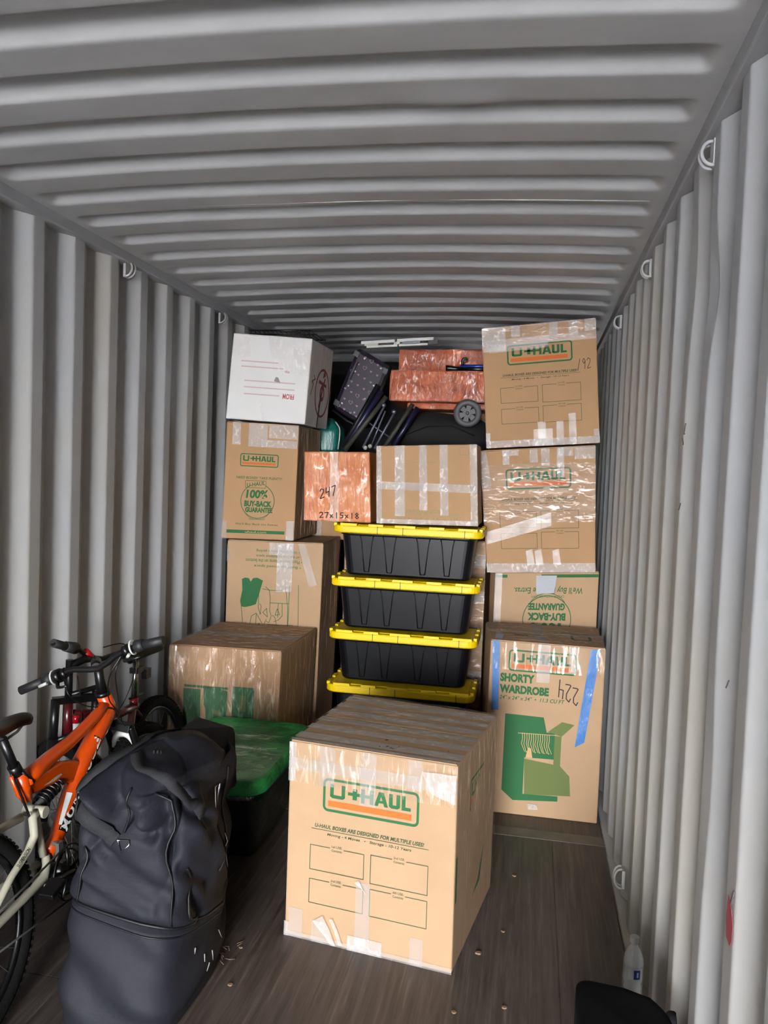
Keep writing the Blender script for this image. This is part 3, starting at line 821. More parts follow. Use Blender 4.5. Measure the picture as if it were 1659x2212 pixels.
# ---- two boxes on the totes
cop, f = carton('cardboard_box', [(-.465, 4.12, 1.4135), (-.099, 4.12, 1.4165), (-.120, 4.12, 1.789), (-.475, 4.12, 1.780)], (.012, .32, 0),
                'copper-wrapped cube box with handwritten size, on the yellow-lidded totes', M_COPPER2, flaps=False)
scrawl(cop, f['front'], '247', .24, .35, .50, .49, .007, tilt=.5, off=.006)
scrawl(cop, f['front'], '27x15x18', .235, .05, .84, .13, .007, tilt=.05, off=.006)
tape(cop, f['front'], .40, .0, .53, 1, off=.003)
wrap(cop, f['front'], 0, 0, 1, 1, M_CFILM, .0045, .003)
tap, f = carton('cardboard_box', [(-.067, 4.12, 1.417), (.464, 4.12, 1.427), (.440, 4.12, 1.847), (-.084, 4.12, 1.822)], (0, .31, 0),
                'cardboard box criss-crossed with pale packing tape, on the yellow-lidded totes', M_CARD2, flaps=False)
for a in ((.185, .285, .10, 1), (.43, .508, .18, 1), (.634, .715, .12, 1)): tape(tap, f['front'], a[0], a[2], a[1], a[3], True)
tape4(tap, f['front'], [(.0, .445), (1.0, .40), (1.0, .50), (.0, .545)], M_TAPEW, .0035, nu=16)
tape(tap, f['front'], 0, 0, 1, .06, True, .003); tape(tap, f['front'], 0, 0, .055, 1, True, .0032); tape(tap, f['front'], .93, 0, 1, 1, True, .0032)
g = Print(f['front']); g.rect(.15, .10, .83, .103)
g.text('PRINTED SIDE UP', .30, .15, .72, .19, .01); g.text('HANDLE WITH CARE  PROTECT FROM WATER', .15, .115, .82, .15, .0); g.text('SIZE 24 x 16 x 18', .20, .06, .80, .09, .0); g.frame(.83, .87, .92, .965, .01, .006); g.text('Storage', .36, .77, .60, .80, .0)
g.build('printed_text', mat('faded_green_print', (150, 140, 98), .75), tap)

# ------------------------------------------------------------------ black totes with yellow lids
def rrect(x0, x1, y0, y1, r, n=6):
    out = []
    for cx, cy, s in ((x1 - r, y0 + r, 3), (x1 - r, y1 - r, 0), (x0 + r, y1 - r, 1), (x0 + r, y0 + r, 2)):
        for i in range(n + 1):
            a = pi / 2 * (s + i / n); out.append((cx + r * math.cos(a), cy + r * math.sin(a)))
    return out

def loft(m, rows, smooth=False, cap0=True, cap1=True):
    """rows: list of (loop of xy, z)"""
    n = len(rows[0][0]); P = [(x, y, z) for lp, z in rows for x, y in lp]
    F = [(i * n + j, i * n + (j + 1) % n, (i + 1) * n + (j + 1) % n, (i + 1) * n + j) for i in range(len(rows) - 1) for j in range(n)]
    if cap0: F.append(tuple(range(n))[::-1])
    if cap1: F.append(tuple(range((len(rows) - 1) * n, len(rows) * n)))
    m.add(P, F, smooth)

TX0, TX1, TY0, TY1, TH = -.305, .488, 4.08, 4.44, .2835
def make_tote(label):
    t = thing('storage_tote', (0, 0, 0), label, 'tote', 'stack of black totes with yellow lids')
    m = MB(); R = lambda d, r: rrect(TX0 + d, TX1 - d, TY0 + d, TY1 - d, r)
    loft(m, [(R(.072, .05), .0), (R(.064, .05), .012), (R(.042, .05), .215), (R(.034, .05), .217), (R(.032, .05), .235)])
    tub = m.build('tub', M_TUB, t, bevel=.003)
    # tapered ribs pressed into the front
    for x in (-.122, .000, .178, .305):
        m = MB()
        y = lambda z: TY0 + .064 - .022 * (z - .012) / .203 - .001
        for s in (-1, 1):
            m.tube([(x + s * .012, y(.022), .022), (x + s * .020, y(.10), .10), (x + s * .028, y(.175), .175), (x + s * .030, y(.19), .19), (x + s * .036, y(.214), .214)], .0028, 6)
        m.tube([(x - .012, y(.022), .022), (x + .012, y(.022), .022)], .0028, 6)
        m.build('rib', M_TUB, tub)
    # lid
    m = MB()
    loft(m, [(R(.006, .055), .228), (R(.0, .06), .233), (R(.0, .06), .262), (R(.006, .055), .268), (R(.030, .04), .268), (R(.036, .04), .2725), (R(.05, .04), .2725)])
    lid = m.build('lid', M_LID, t, bevel=.002)
    for (a, b) in ((-.26, -.17), (-.11, -.03), (.03, .14), (.21, .29), (.36, .46)):
        m = MB(); m.box(a, b, TY0 + .003, TY0 + .026, .262, .2785); m.build('lid_tab', M_LID, lid, bevel=.002)
    for (a, b) in ((4.11, 4.16), (4.23, 4.29), (4.35, 4.41)):
        for x in (TX0 + .004, TX1 - .022):
            m = MB(); m.box(x, x + .018, a, b, .262, .278); m.build('lid_tab', M_LID, lid, bevel=.002)
    for x in (-.06, .075, .395):
        m = MB(); m.box(x - .0015, x + .0015, TY0 - .0012, TY0 + .01, .229, .268); m.build('lid_seam', M_PIPING, lid)
    return t
def copy_tree(o, parent=None):
    c = o.copy(); COL.objects.link(c); c.parent = parent
    for ch in list(o.children): copy_tree(ch, c)
    return c
tl = ['black tote with yellow lid, topmost of its stack, carrying two boxes', 'black tote with yellow lid, second from top of its stack', 'black tote with yellow lid, third from top of its stack',
      'black tote with yellow lid, fourth from top, half behind the big box', 'black tote with yellow lid, lowest of its stack, hidden on the floor']
t0 = make_tote(tl[4])
for k in range(4, -1, -1):
    t = t0 if k == 4 else copy_tree(t0)
    t.location = (.006 * (2 - k) * .5, 0.004 * ((k * 7) % 3 - 1), (4 - k) * TH)
    t['label'] = tl[k]

# ------------------------------------------------------------------ green wrapped bundle on the floor
t = thing('wrapped_bin', (-.52, 3.4, 0), 'storage bin bound in green stretch film on the floor behind the duffel bag', 'bin')
def green_loop(k, v, r):
    """tapered, leaning: k 0 bottom .. 1 top"""
    x0 = -.70 + (-.785 + .70) * k; x1 = -.385 + (-.265 + .385) * k; y0 = 3.22 + (2.90 - 3.22) * k; y1 = 3.70 + .03 * k
    out = []
    for (x, y) in rrect(x0, x1, y0, y1, r, 7):
        s = (x - x0) / (x1 - x0)
        x += .13 * (1 - s) * max(0, min(1, (3.42 - y) / .25))
        out.append((x, y + .10 * k * (s - .3)* (1 - (y - y0) / (y1 - y0))))
    return out
def wob(lp, z, a, s): return [(x + a * noise.noise(V(x * 9, y * 9, z * 9 + s)), y + a * noise.noise(V(x * 9, y * 9, z * 9 + s + 9))) for x, y in lp]
m = MB()
loft(m, [(wob(green_loop(k, 0, .07), k, .008, 1), .005 + .38 * k) for k in [i / 10 for i in range(11)]], True)
m.build('bin_body', M_GWRAP2, t)
m = MB()
def shrink(lp, q):
    cx = sum(p[0] for p in lp) / len(lp); cy = sum(p[1] for p in lp) / len(lp)
    return [(cx + (x - cx) * q, cy + (y - cy) * q) for x, y in lp]
top = green_loop(1, 0, .085)
rows = [(shrink(top, .985), .378), (shrink(top, 1.01), .395), (shrink(top, 1.015), .42), (shrink(top, .985), .442), (shrink(top, .93), .447), (shrink(top, .88), .437), (shrink(top, .6), .434), (shrink(top, .3), .436), (shrink(top, .08), .437)]
loft(m, [(wob(lp, z, .006, 4), z) for lp, z in rows], True)
wl = m.build('wrapped_lid', M_GWRAP, t)
wrap(t, Face((-.62, 3.02, .452), (-.285, 3.05, .452), (-.36, 3.64, .452), (-.73, 3.60, .452)), 0, 0, 1, 1, film('green_film_sheen', (.93, 1, .95), 0, .35, .2, 9, (.35, 1, 1), (0, 0, .35), .5), .002, .006, 30, 30, 'film_sheen')

# ------------------------------------------------------------------ black duffel bag standing on its end
from mathutils.bvhtree import BVHTree
BAGROWS = [(0, -.595, -.245, 2.085, 2.69, 5), (.02, -.605, -.232, 2.07, 2.71, 5), (.12, -.609, -.222, 2.075, 2.73, 5), (.26, -.609, -.215, 2.095, 2.74, 5), (.308, -.610, -.213, 2.105, 2.74, 5), (.325, -.598, -.222, 2.12, 2.735, 5), (.342, -.608, -.210, 2.105, 2.74, 5),
           (.50, -.602, -.198, 2.105, 2.745, 5), (.62, -.588, -.196, 2.11, 2.745, 5), (.70, -.565, -.205, 2.125, 2.74, 4.5), (.755, -.53, -.225, 2.17, 2.73, 4), (.785, -.48, -.27, 2.26, 2.70, 3.4), (.797, -.42, -.33, 2.36, 2.58, 2.5)]
CREASE = [((-.50, .79), (-.425, .652), .035, .035), ((-.54, .73), (-.425, .637), .022, -.022), ((-.425, .647), (-.317, .605), .020, .018), ((-.317, .605), (-.262, .645), .02, .014), ((-.36, .72), (-.33, .63), .03, -.018),
          ((-.56, .60), (-.45, .50), .025, .014), ((-.45, .50), (-.26, .43), .03, .010), ((-.57, .49), (-.30, .385), .022, .009), ((-.55, .43), (-.33, .36), .02, -.008), ((-.29, .72), (-.25, .55), .02, .014)]
CREASER = [((2.16, .70), (2.30, .55), .03, .020), ((2.22, .60), (2.45, .40), .03, -.016), ((2.30, .66), (2.45, .60), .025, .022), ((2.15, .50), (2.30, .42), .02, .012), ((2.20, .42), (2.26, .34), .02, .012), ((2.42, .60), (2.50, .38), .03, .016)]
def segd(px, pz, A, B):
    dx, dz = B[0] - A[0], B[1] - A[1]; k = max(0, min(1, ((px - A[0]) * dx + (pz - A[1]) * dz) / (dx * dx + dz * dz)))
    return math.hypot(px - A[0] - k * dx, pz - A[1] - k * dz), k
def bag(u, v):
    """u: turns round from +x through +y; v: 0..1 up the rows"""
    k = v * (len(BAGROWS) - 1); i = min(int(k), len(BAGROWS) - 2); q = k - i
    A, B = BAGROWS[i], BAGROWS[i + 1]
    z, x0, x1, y0, y1, e = [A[j] * (1 - q) + B[j] * q for j in range(6)]
    a = 2 * pi * u; c, s = math.cos(a), math.sin(a)
    x = (x0 + x1) / 2 + (x1 - x0) / 2 * math.copysign(abs(c) ** (2 / e), c)
    y = (y0 + y1) / 2 + (y1 - y0) / 2 * math.copysign(abs(s) ** (2 / e), s)
    x -= max(0, y - 2.45) * .30 * max(0, min(1, (x + .6) / .38))
    nx, ny = math.copysign(abs(c) ** (2 - 2 / e), c), math.copysign(abs(s) ** (2 - 2 / e), s)
    l = math.hypot(nx, ny) or 1; nx /= l; ny /= l
    hi = max(0, min(1, (z - .34) / .20)); lo = max(0, min(1, (.32 - z) / .12))
    d = .016 * noise.noise(V(x * 3.2, y * 3.2, z * 3.0)) * min(1, z * 10)
    d += hi * (.024 * noise.noise(V(x * 5, y * 5, z * 5 + 5)) + .010 * noise.noise(V(x * 11, y * 11, z * 10)) - .034 * (1 - abs(noise.noise(V(x * 3.5 + 3, y * 3.5, z * 4 - x * 3)))) ** 5)
    d += .013 * lo * math.sin(34 * (z + .30 * (x + .45)) + 4 * noise.noise(V(x * 4, y * 3, z * 3))) * min(1, z * 12)
    d += .007 * (1 - lo) * (1 - hi * .6) * math.sin(46 * (z + .38 * (x + .45)) + 3 * noise.noise(V(x * 5, y * 3, z * 4)))
    if s < -.5:
        for (P, Q, w, dep) in CREASE:
            r, _k = segd(x, z, P, Q); d -= 1.9 * dep * math.exp(-(r / w) ** 2) * min(1, (-s - .5) * 4)
    if c > .4:
        for (P, Q, w, dep) in CREASER:
            r, _k = segd(y, z, P, Q); d -= 1.9 * dep * math.exp(-(r / w) ** 2) * min(1, (c - .4) * 4)
    if z > .72: z += .020 * noise.noise(V(x * 6, y * 6, 2.2)) - .22 * max(0, y - 2.42)
    mid = max(0, min(1, z / .25)) * max(0, min(1, (.62 - z) / .27))
    z += mid * (-.15 * (x + .24) - .22 * max(0, y - 2.12))
    return Vector((x + nx * d, y + ny * d, z))
t = thing('duffel_bag', (-.41, 2.42, 0), 'large slumped black duffel bag standing on its end beside the orange bicycle', 'bag')
m = MB()
b0, ku = m.grid(lambda u, v: bag(u, v), 200, 150, closeu=True)
m.f.append([b0 + 150 * ku + j for j in range(ku)]); m.sm.append(True); m.f.append([b0 + j for j in range(ku)][::-1]); m.sm.append(False)
m.build('bag_body', M_BAG, t)
BVH = BVHTree.FromPolygons([Vector(q) for q in m.v], m.f)
def snap(p, off):
    c, n, i, dist = BVH.find_nearest(Vector(p))
    out = (Vector(p) - Vector((-.41, 2.42, max(.1, min(.62, p[2])))))
    if n.dot(out) < 0: n = -n
    return c + n * off, n
def spline(pts, k=6):
    P = [Vector(p) for p in pts]; out = []
    for i in range(len(P) - 1):
        p0, p1, p2, p3 = P[max(i - 1, 0)], P[i], P[i + 1], P[min(i + 2, len(P) - 1)]
        for j in range(k):
            u = j / k; out.append(.5 * ((2 * p1) + (p2 - p0) * u + (2 * p0 - 5 * p1 + 4 * p2 - p3) * u * u + (3 * p1 - p0 - 3 * p2 + p3) * u ** 3))
    return out + [P[-1]]
def vz(z):
    for i in range(len(BAGROWS) - 1):
        if BAGROWS[i][0] <= z <= BAGROWS[i + 1][0]: return (i + (z - BAGROWS[i][0]) / (BAGROWS[i + 1][0] - BAGROWS[i][0])) / (len(BAGROWS) - 1)
    return 1
m = MB(); m.tube([bag(i / 120, vz(.325)) + (bag(i / 120, vz(.325)) - V(-.41, 2.42, .325)).normalized() * .006 for i in range(120)], .0050, 6, closed=True); m.build('zipper', M_PIPING, t)
m = MB(); m.tube([bag(i / 120, vz(.300)) + (bag(i / 120, vz(.300)) - V(-.41, 2.42, .30)).normalized() * .001 for i in range(120)], .0028, 6, closed=True); m.build('piping', M_PIPING, t)
for pts in ([(-.258, 2.11, .762), (-.24, 2.10, .712), (-.228, 2.10, .615), (-.23, 2.10, .496), (-.228, 2.10, .330)], [(-.385, 2.11, .76), (-.393, 2.1, .722), (-.401, 2.1, .66), (-.401, 2.1, .618)],
            [(-.526, 2.1, .533), (-.535, 2.1, .469), (-.545, 2.1, .37)], [(-.243, 2.2, .501), (-.23, 2.2, .403), (-.214, 2.18, .335), (-.208, 2.25, .31)], [(-.266, 2.5, .68), (-.228, 2.5, .628), (-.216, 2.5, .551), (-.21, 2.52, .40)]):
    m = MB(); C = [snap(p, .003)[0] for p in spline(pts)]
    for _ in range(3): C = [C[0]] + [(C[i - 1] + C[i] * 2 + C[i + 1]) / 4 for i in range(1, len(C) - 1)] + [C[-1]]
    m.tube(C, .0036, 6); m.build('piping', M_PIPING, t)
def ribbon(name, pts, w, off, lift=None, mt=None):
    C = []; Nn = []
    k = len(spline(pts))
    for i, p in enumerate(spline(pts)):
        c, n = snap(p, off); 
        if lift: c = c + (p - c) * max(0, min(1, lift * math.sin(pi * i / (k - 1))))
        C.append(c); Nn.append(n)
    P = []; F = []
    for i, p in enumerate(C):
        tn = (C[min(i + 1, k - 1)] - C[max(i - 1, 0)]).normalized()
        nr = Nn[max(0, i - 2)] + Nn[max(0, i - 1)] + Nn[i] + Nn[min(k - 1, i + 1)] + Nn[min(k - 1, i + 2)]
        nr = (nr - tn * nr.dot(tn)).normalized(); sd = tn.cross(nr)
        for a_, b_ in ((-1, -.0013), (1, -.0013), (1, .0013), (-1, .0013)): P.append(p + sd * a_ * w / 2 + nr * b_)
    for i in range(k - 1):
        for j in range(4): F.append((i * 4 + j, i * 4 + (j + 1) % 4, i * 4 + 4 + (j + 1) % 4, i * 4 + 4 + j))
    F += [(3, 2, 1, 0), tuple((k - 1) * 4 + j for j in range(4))]
    m = MB(); m.add(P, F, True); return m.build(name, mt or M_STRAP, t)
ribbon('shoulder_strap', [(-.585, 2.14, .60), (-.565, 2.12, .68), (-.531, 2.14, .768), (-.503, 2.16, .80), (-.484, 2.22, .812), (-.464, 2.35, .805), (-.47, 2.5, .79), (-.46, 2.62, .76)], .036, .006, .5)
ribbon('grab_handle', [(-.445, 2.26, .80), (-.381, 2.17, .808), (-.312, 2.12, .808), (-.26, 2.105, .787), (-.225, 2.14, .735), (-.205, 2.19, .68), (-.205, 2.24, .63), (-.215, 2.26, .585)], .034, .006, .9)
ribbon('compression_strap', [(-.575, 2.11, .675), (-.487, 2.1, .630), (-.420, 2.1, .585)], .042, .004)
ribbon('compression_strap', [(-.195, 2.42, .590), (-.185, 2.42, .51), (-.190, 2.38, .45), (-.20, 2.36, .40)], .030, .006)
def metal_loop(name, pts, r):
    m = MB(); m.tube([snap(p, .006)[0] for p in pts], r, 8, closed=True); m.build(name, M_CHROME, t)
metal_loop('d_ring', [(-.412, 2.09, .590), (-.375, 2.09, .594), (-.372, 2.09, .581), (-.397, 2.09, .555)], .0026)
metal_loop('buckle', [(-.205, 2.40, .629), (-.199, 2.43, .628), (-.19, 2.43, .586), (-.20, 2.40, .592)], .0028)
for p in ((-.389, 2.28, .788), (-.379, 2.285, .792), (-.371, 2.29, .784)):
    c = snap(p, .006)[0]; m = MB(); m.tube([c, c + V(.006, -.010, -.020)], .0022, 6); m.build('zip_pull', M_CHROME, t)
m = MB(); m.tube([(-.222, 2.47, .47), (-.214, 2.475, .44), (-.220, 2.47, .42), (-.205, 2.46, .36)], .0016, 6); m.build('cord', M_CHROME, t)
m = MB()
m.hexa([(-.45, 2.54, .60), (-.262, 2.46, .58), (-.290, 2.77, .50), (-.48, 2.80, .50), (-.44, 2.57, .775), (-.250, 2.50, .700), (-.300, 2.75, .738), (-.47, 2.78, .752)])
m.build('end_pocket', M_BAG, t, bevel=.02)
m = MB()
for (p, q) in (((-.215, 2.3, .157), (-.211, 2.29, .138)), ((-.218, 2.35, .137), (-.218, 2.35, .112)), ((-.227, 2.25, .207), (-.222, 2.25, .186)), ((-.22, 2.45, .15), (-.22, 2.45, .12)), ((-.215, 2.32, .12), (-.213, 2.31, .10))):
    m.tube([snap(p, .002)[0], snap(q, .002)[0]], [.0026, .001], 5)
m.build('dust_scuff', mat('pale_scuff', (150, 146, 142), .8), t, kind='stuff')

# ------------------------------------------------------------------ bicycles
def lp(y, z, off=0): return Vector((-.74 - .13 * z + off, y, z))     # the orange bicycle's leaning mid-plane
LN = Vector((1, 0, .13)).normalized()                                # its sideways normal
def wheel(parent, c, R, nrm, spokes=True, rim=M_BLACKP, tyre=.024):
    c = Vector(c); nrm = Vector(nrm).normalized()
    m = MB(); m.ring(c, nrm, R - tyre, tyre, 56, 10)
    parent = m.build('wheel', M_RUBBER, parent)
    m = MB()
    a = (Vector((0, 0, 1)) - nrm * nrm.z).normalized(); b = nrm.cross(a)
    for k in range(84):                                              # tread knobs
        an = 2 * pi * k / 84
        for s in (-.5, 0, .5):
            d = a * math.cos(an + s * .03) + b * math.sin(an + s * .03)
            q = c + d * (R - .001 - .006 * abs(s)) + nrm * s * tyre * 1.3
            m.obox(q, d * .003, d.cross(nrm) * .006, nrm * .005)
    m.build('tread', M_RUBBER, parent, kind='stuff')
    m = MB(); m.ring(c, nrm, R - tyre * 2 - .006, .011, 56, 8); m.build('rim', rim, parent)
    m = MB(); m.tube([c - nrm * .05, c + nrm * .05], .016, 12); m.build('hub', M_STEEL, parent)
    m = MB()
    for k in range(24):
        an = 2 * pi * k / 24; d = a * math.cos(an) + b * math.sin(an); e = a * math.cos(an + .5) + b * math.sin(an + .5)
        m.tube([c + e * .018 + nrm * .03 * (1 if k % 2 else -1), c + d * (R - tyre * 2 - .008)], .0012, 4, caps=False)
    m.build('spoke', M_STEEL, parent, kind='stuff')

t = thing('bicycle', (-.76, 2.4, 0), 'orange full-suspension mountain bicycle with cream rear arms leaning by the wall', 'bicycle')
m = MB()
m.tube([(-.844, 2.772, .803), (-.832, 2.823, .700)], [.027, .029], 16)
m.tube([(-.836, 2.798, .742), (-.835, 2.79, .725), (-.827, 2.689, .664), (-.819, 2.588, .603), (-.812, 2.532, .550), (-.806, 2.481, .506), (-.799, 2.436, .452), (-.793, 2.399, .410), (-.791, 2.343, .388)], [.024, .034, .035, .034, .031, .028, .026, .024, .022], 16)
m.tube([(-.840, 2.79, .765), (-.836, 2.715, .738), (-.833, 2.62, .715), (-.831, 2.529, .695), (-.83, 2.405, .680), (-.829, 2.339, .668), (-.827, 2.262, .655)], [.022, .021, .021, .022, .025, .027, .028], 14)
m.tube([(-.828, 2.248, .690), (-.822, 2.262, .640), (-.817, 2.272, .592)], [.021, .022, .018], 14)
m.build('frame', M_ORANGE, t)
m = MB()
gus = [(2.279, .644), (2.363, .650), (2.455, .652), (2.527, .632), (2.584, .606), (2.598, .580), (2.568, .555), (2.51, .555), (2.428, .590), (2.363, .598), (2.287, .602), (2.268, .625)]
m.prism([lp(y, z, -.014) for y, z in gus], LN * .028); m.build('gusset_plate', M_ORANGE, t, bevel=.008)
m = MB(); m.prism([lp(y, z, .006) for y, z in ((2.345, .612), (2.440, .618), (2.446, .612), (2.40, .606))], LN * .0100); m.build('pale_stripe', M_CREAM, t)
m = MB(); m.tube([lp(2.207, .694), lp(2.233, .623), lp(2.268, .590)], .007, 8); m.build('rear_strut', M_ORANGE, t)
m = MB(); m.tube([lp(2.51, .56, .004), lp(2.53, .53, .01), lp(2.52, .515, .012)], .012, 8); m.build('shock_mount', M_ORANGE, t)
# lettering on the down tube, reading up the tube
def tube_text(parent, s, A, B, rad, hgt, mt, bold, off, ang0=.25, name='lettering'):
    A, B = Vector(A), Vector(B); ax = (B - A).normalized(); Lh = (B - A).length
    n1 = (Vector((.62, -.78, .10))); n1 = (n1 - ax * n1.dot(ax)).normalized(); n2 = ax.cross(n1)
    vs, fs = glyphs(s, bold, 0); m = MB(); P = []
    for x, y in vs:
        an = ang0 - (y - .5) * hgt / rad
        P.append(A + ax * Lh * x + (n1 * math.cos(an) + n2 * math.sin(an)) * (rad + off))
    m.add(P, fs); return m.build(name, mt, parent, recalc=False)
A, B = Vector((-.7955, 2.415, .425)), Vector((-.826, 2.676, .657))
def tube_patch(parent, A, B, rad, w, mt, off, ang0, name, taper=1):
    ax = (B - A).normalized(); n1 = Vector((.62, -.78, .10)); n1 = (n1 - ax * n1.dot(ax)).normalized(); n2 = ax.cross(n1); m = MB()
    def fn(u, v):
        an = ang0 - (v - .5) * w / rad * (taper + (1 - taper) * u)
        return A + (B - A) * u + (n1 * math.cos(an) + n2 * math.sin(an)) * (rad + off)
    m.grid(fn, 10, 5); return m.build(name, mt, parent, recalc=False)
LETA = .22
for k, ch in enumerate('MONGOOSE'):
    q0, q1 = A + (B - A) * ((k + .04) / 8), A + (B - A) * ((k + .92) / 8)
    rad = .0305 + .004 * k / 8
    tube_patch(t, q0 - (B - A) * .012, q1 + (B - A) * .012, rad, .036, M_BLACKP, .0006, LETA, 'letter_outline')
    tube_text(t, ch, q0, q1, rad, .027, M_WHITEP, .05, .0016, LETA, 'letter')
tube_patch(t, Vector((-.797, 2.425, .44)), Vector((-.807, 2.495, .522)), .0285, .020, M_WHITEP, .0012, -.25, 'pale_panel', .5)
m = MB(); m.tube([lp(2.185, .818), lp(2.237, .691)], .0145, 12); m.tube([lp(2.222, .722), lp(2.240, .690)], .020, 12); m.tube([lp(2.236, .70, .018), lp(2.285, .65, .022)], .006, 8); m.build('seat_post', M_BLACKP, t)
m = MB()
def sad(u, v):
    # u around the section, v along nose (0) to tail (1)
    w = .018 + .055 * max(0, (v - .35) / .65) ** 1.3; h = .020 + .012 * v
    y = 2.338 - .27 * v; z = .858 + .03 * v - .03 * (1 - v) ** 3 + .012 * math.cos(v * 5)
    a = 2 * pi * u
    k = 1 if 0 < v < 1 else .3
    return lp(y, z + h * math.sin(a) * k * (.7 if math.sin(a) > 0 else 1.25), 0) + Vector((w * math.cos(a) * k, 0, 0))
m.grid(sad, 18, 14, closeu=True); sd_ = m.build('saddle', M_BLACKP, t)
m = MB(); m.tube([lp(2.31, .842), lp(2.26, .818), lp(2.20, .81), lp(2.12, .845)], .0045, 8); m.build('saddle_rail', M_STEEL, sd_)
m = MB()                                                             # rear shock with coil spring
a0, a1 = lp(2.445, .585), lp(2.30, .553)
m.tube([a0, a1], .010, 10); m.build('shock', M_STEEL, t)
m = MB(); ax = (a1 - a0); e1 = Vector((1, 0, 0)); e2 = ax.normalized().cross(e1)
m.tube([a0 + ax * (.05 + .8 * i / 90) + (e1 * math.cos(i * .42) + e2 * math.sin(i * .42)) * .021 for i in range(91)], .0055, 6); m.build('coil_spring', M_BLACKP, t)
m = MB()
m.tube([lp(2.283, .556, .01), lp(2.290, .52, .01), lp(2.297, .474, .01), lp(2.312, .395, .008)], [.016, .014, .013, .012], 10)
m.tube([lp(2.322, .392, .01), lp(2.318, .360, .012), lp(2.285, .335, .02), lp(2.166, .330, .028), lp(2.04, .322, .034), lp(1.93, .312, .036)], [.013, .014, .016, .014, .013, .012], 12)
m.tube([lp(2.285, .552, .02), lp(2.249, .545, .03), lp(2.249, .49, .03), lp(2.207, .460, .032), lp(2.12, .425, .034), lp(1.94, .315, .036)], [.012, .014, .014, .012, .011, .010], 12)
m.tube([lp(2.249, .545, -.01), lp(2.155, .54, -.03), lp(1.93, .315, -.045)], [.014, .014, .010], 12)
m.tube([lp(2.32, .36, -.02), lp(2.15, .36, -.04), lp(1.93, .31, -.045)], .012, 10)
m.tube([lp(2.297, .548, -.03), lp(2.297, .548, .045)], .019, 12)
m.build('rear_arm', M_CREAM, t)
g = MB(); vs, fs = glyphs('SUSPENSION', .01, 0)
A1, B1 = lp(2.14, .440, .034), lp(2.205, .468, .032); ax = B1 - A1
nn = Vector((.75, -.6, .2)).normalized(); axn = ax.normalized(); nn = (nn - axn * nn.dot(axn)).normalized(); sd = nn.cross(axn)
g.add([A1 + ax * x + sd * (y - .5) * .013 + nn * (.0122 - .0015 * abs(y - .5) * 2) for x, y in vs], fs); g.build('arm_lettering', M_BLACKP, t, recalc=False)
m = MB(); m.ring(lp(2.375, .318, .055), LN, .088, .0035, 44, 6); m.ring(lp(2.375, .318, .048), LN, .07, .003, 40, 6)
for k in range(5):
    an = 2 * pi * k / 5; d = Vector((-.13, 0, 1)) * math.cos(an) + Vector((0, 1, 0)) * math.sin(an); m.tube([lp(2.375, .318, .052), lp(2.375, .318, .052) + d * .085], .006, 6)
m.build('chainring', M_BLACKP, t)
m = MB(); c = lp(2.375, .318, .07); m.tube([c, c + Vector((.0, -.155, .03))], [.012, .009], 8); m.build('crank_arm', M_STEEL, t)
m = MB(); c2 = c + Vector((.025, -.16, .03)); m.obox(c2, (.025, 0, 0), (0, .035, .01), (0, -.003, .010)); m.build('pedal', M_BLACKP, t, bevel=.004)
m = MB(); m.tube([lp(2.375, .318, -.05), lp(2.375, .318, .06)], .022, 12); m.build('bottom_bracket', M_BLACKP, t)
m = MB(); m.tube([lp(2.40, .40, .03), lp(2.36, .42, .04), lp(2.33, .43, .035)], .007, 6); m.obox(lp(2.345, .40, .045), (.006, 0, 0), (0, .012, 0), (0, 0, .03)); m.build('front_derailleur', M_STEEL, t)
for y in (-1, 1):
    m = MB()
    m.tube([lp(2.375, .318 + y * .088, .055), lp(1.93, .31 + y * .045, .05)], .0035, 6)
    m.build('chain', M_STEEL, t)
m = MB()
for k in range(7): m.ring(lp(1.93, .31, .032 + .005 * k), LN, .055 - .006 * k, .003, 28, 5)
m.build('cassette', M_STEEL, t)
wheel(t, lp(1.93, .310), .308, LN)
# front end
m = MB(); m.tube([(-.857, 2.752, .915), (-.852, 2.76, .86), (-.845, 2.771, .800)], [.017, .018, .022], 14); m.tube([(-.862, 2.748, .930), (-.81, 2.66, .932)], [.020, .018], 12); m.tube([(-.846, 2.769, .812), (-.844, 2.772, .796)], .029, 14); m.build('stem', M_BLACKP, t)
bar = [(-1.1, 2.638, .827), (-1.013, 2.643, .869), (-.957, 2.646, .891), (-.93, 2.647, .908), (-.895, 2.648, .921), (-.826, 2.651, .926), (-.794, 2.652, .931), (-.785, 2.652, .940), (-.756, 2.652, .959), (-.727, 2.651, .986), (-.68, 2.651, 1.012), (-.631, 2.649, 1.031), (-.54, 2.646, 1.057)]
m = MB(); m.tube(bar, .0115, 12); hb = m.build('handlebar', M_BLACKP, t)
m = MB(); m.tube([bar[0], (-1.05, 2.640, .851), (-1.01, 2.643, .870)], [.0165, .0165, .0165], 12); m.tube([(-1.01, 2.643, .870), (-.975, 2.645, .884)], [.020, .024], 12); m.build('grip', M_GRIP, hb)
m = MB(); m.tube([(-.648, 2.65, 1.025), (-.618, 2.649, 1.035)], [.024, .020], 12); m.tube([(-.618, 2.649, 1.035), bar[-1]], .0165, 12); m.build('grip', M_GRIP, hb)
def ringbar(p, q, R, r, mt, name):
    p, q = Vector(p), Vector(q); m = MB(); m.ring((p + q) / 2, q - p, R, r, 20, 6); return m.build(name, mt, hb)
ringbar((-.972, 2.645, .885), (-.966, 2.645, .887), .025, .0035, M_WHITEP, 'shifter_ring'); ringbar((-.664, 2.65, 1.02), (-.658, 2.65, 1.022), .025, .0035, M_WHITEP, 'shifter_ring')
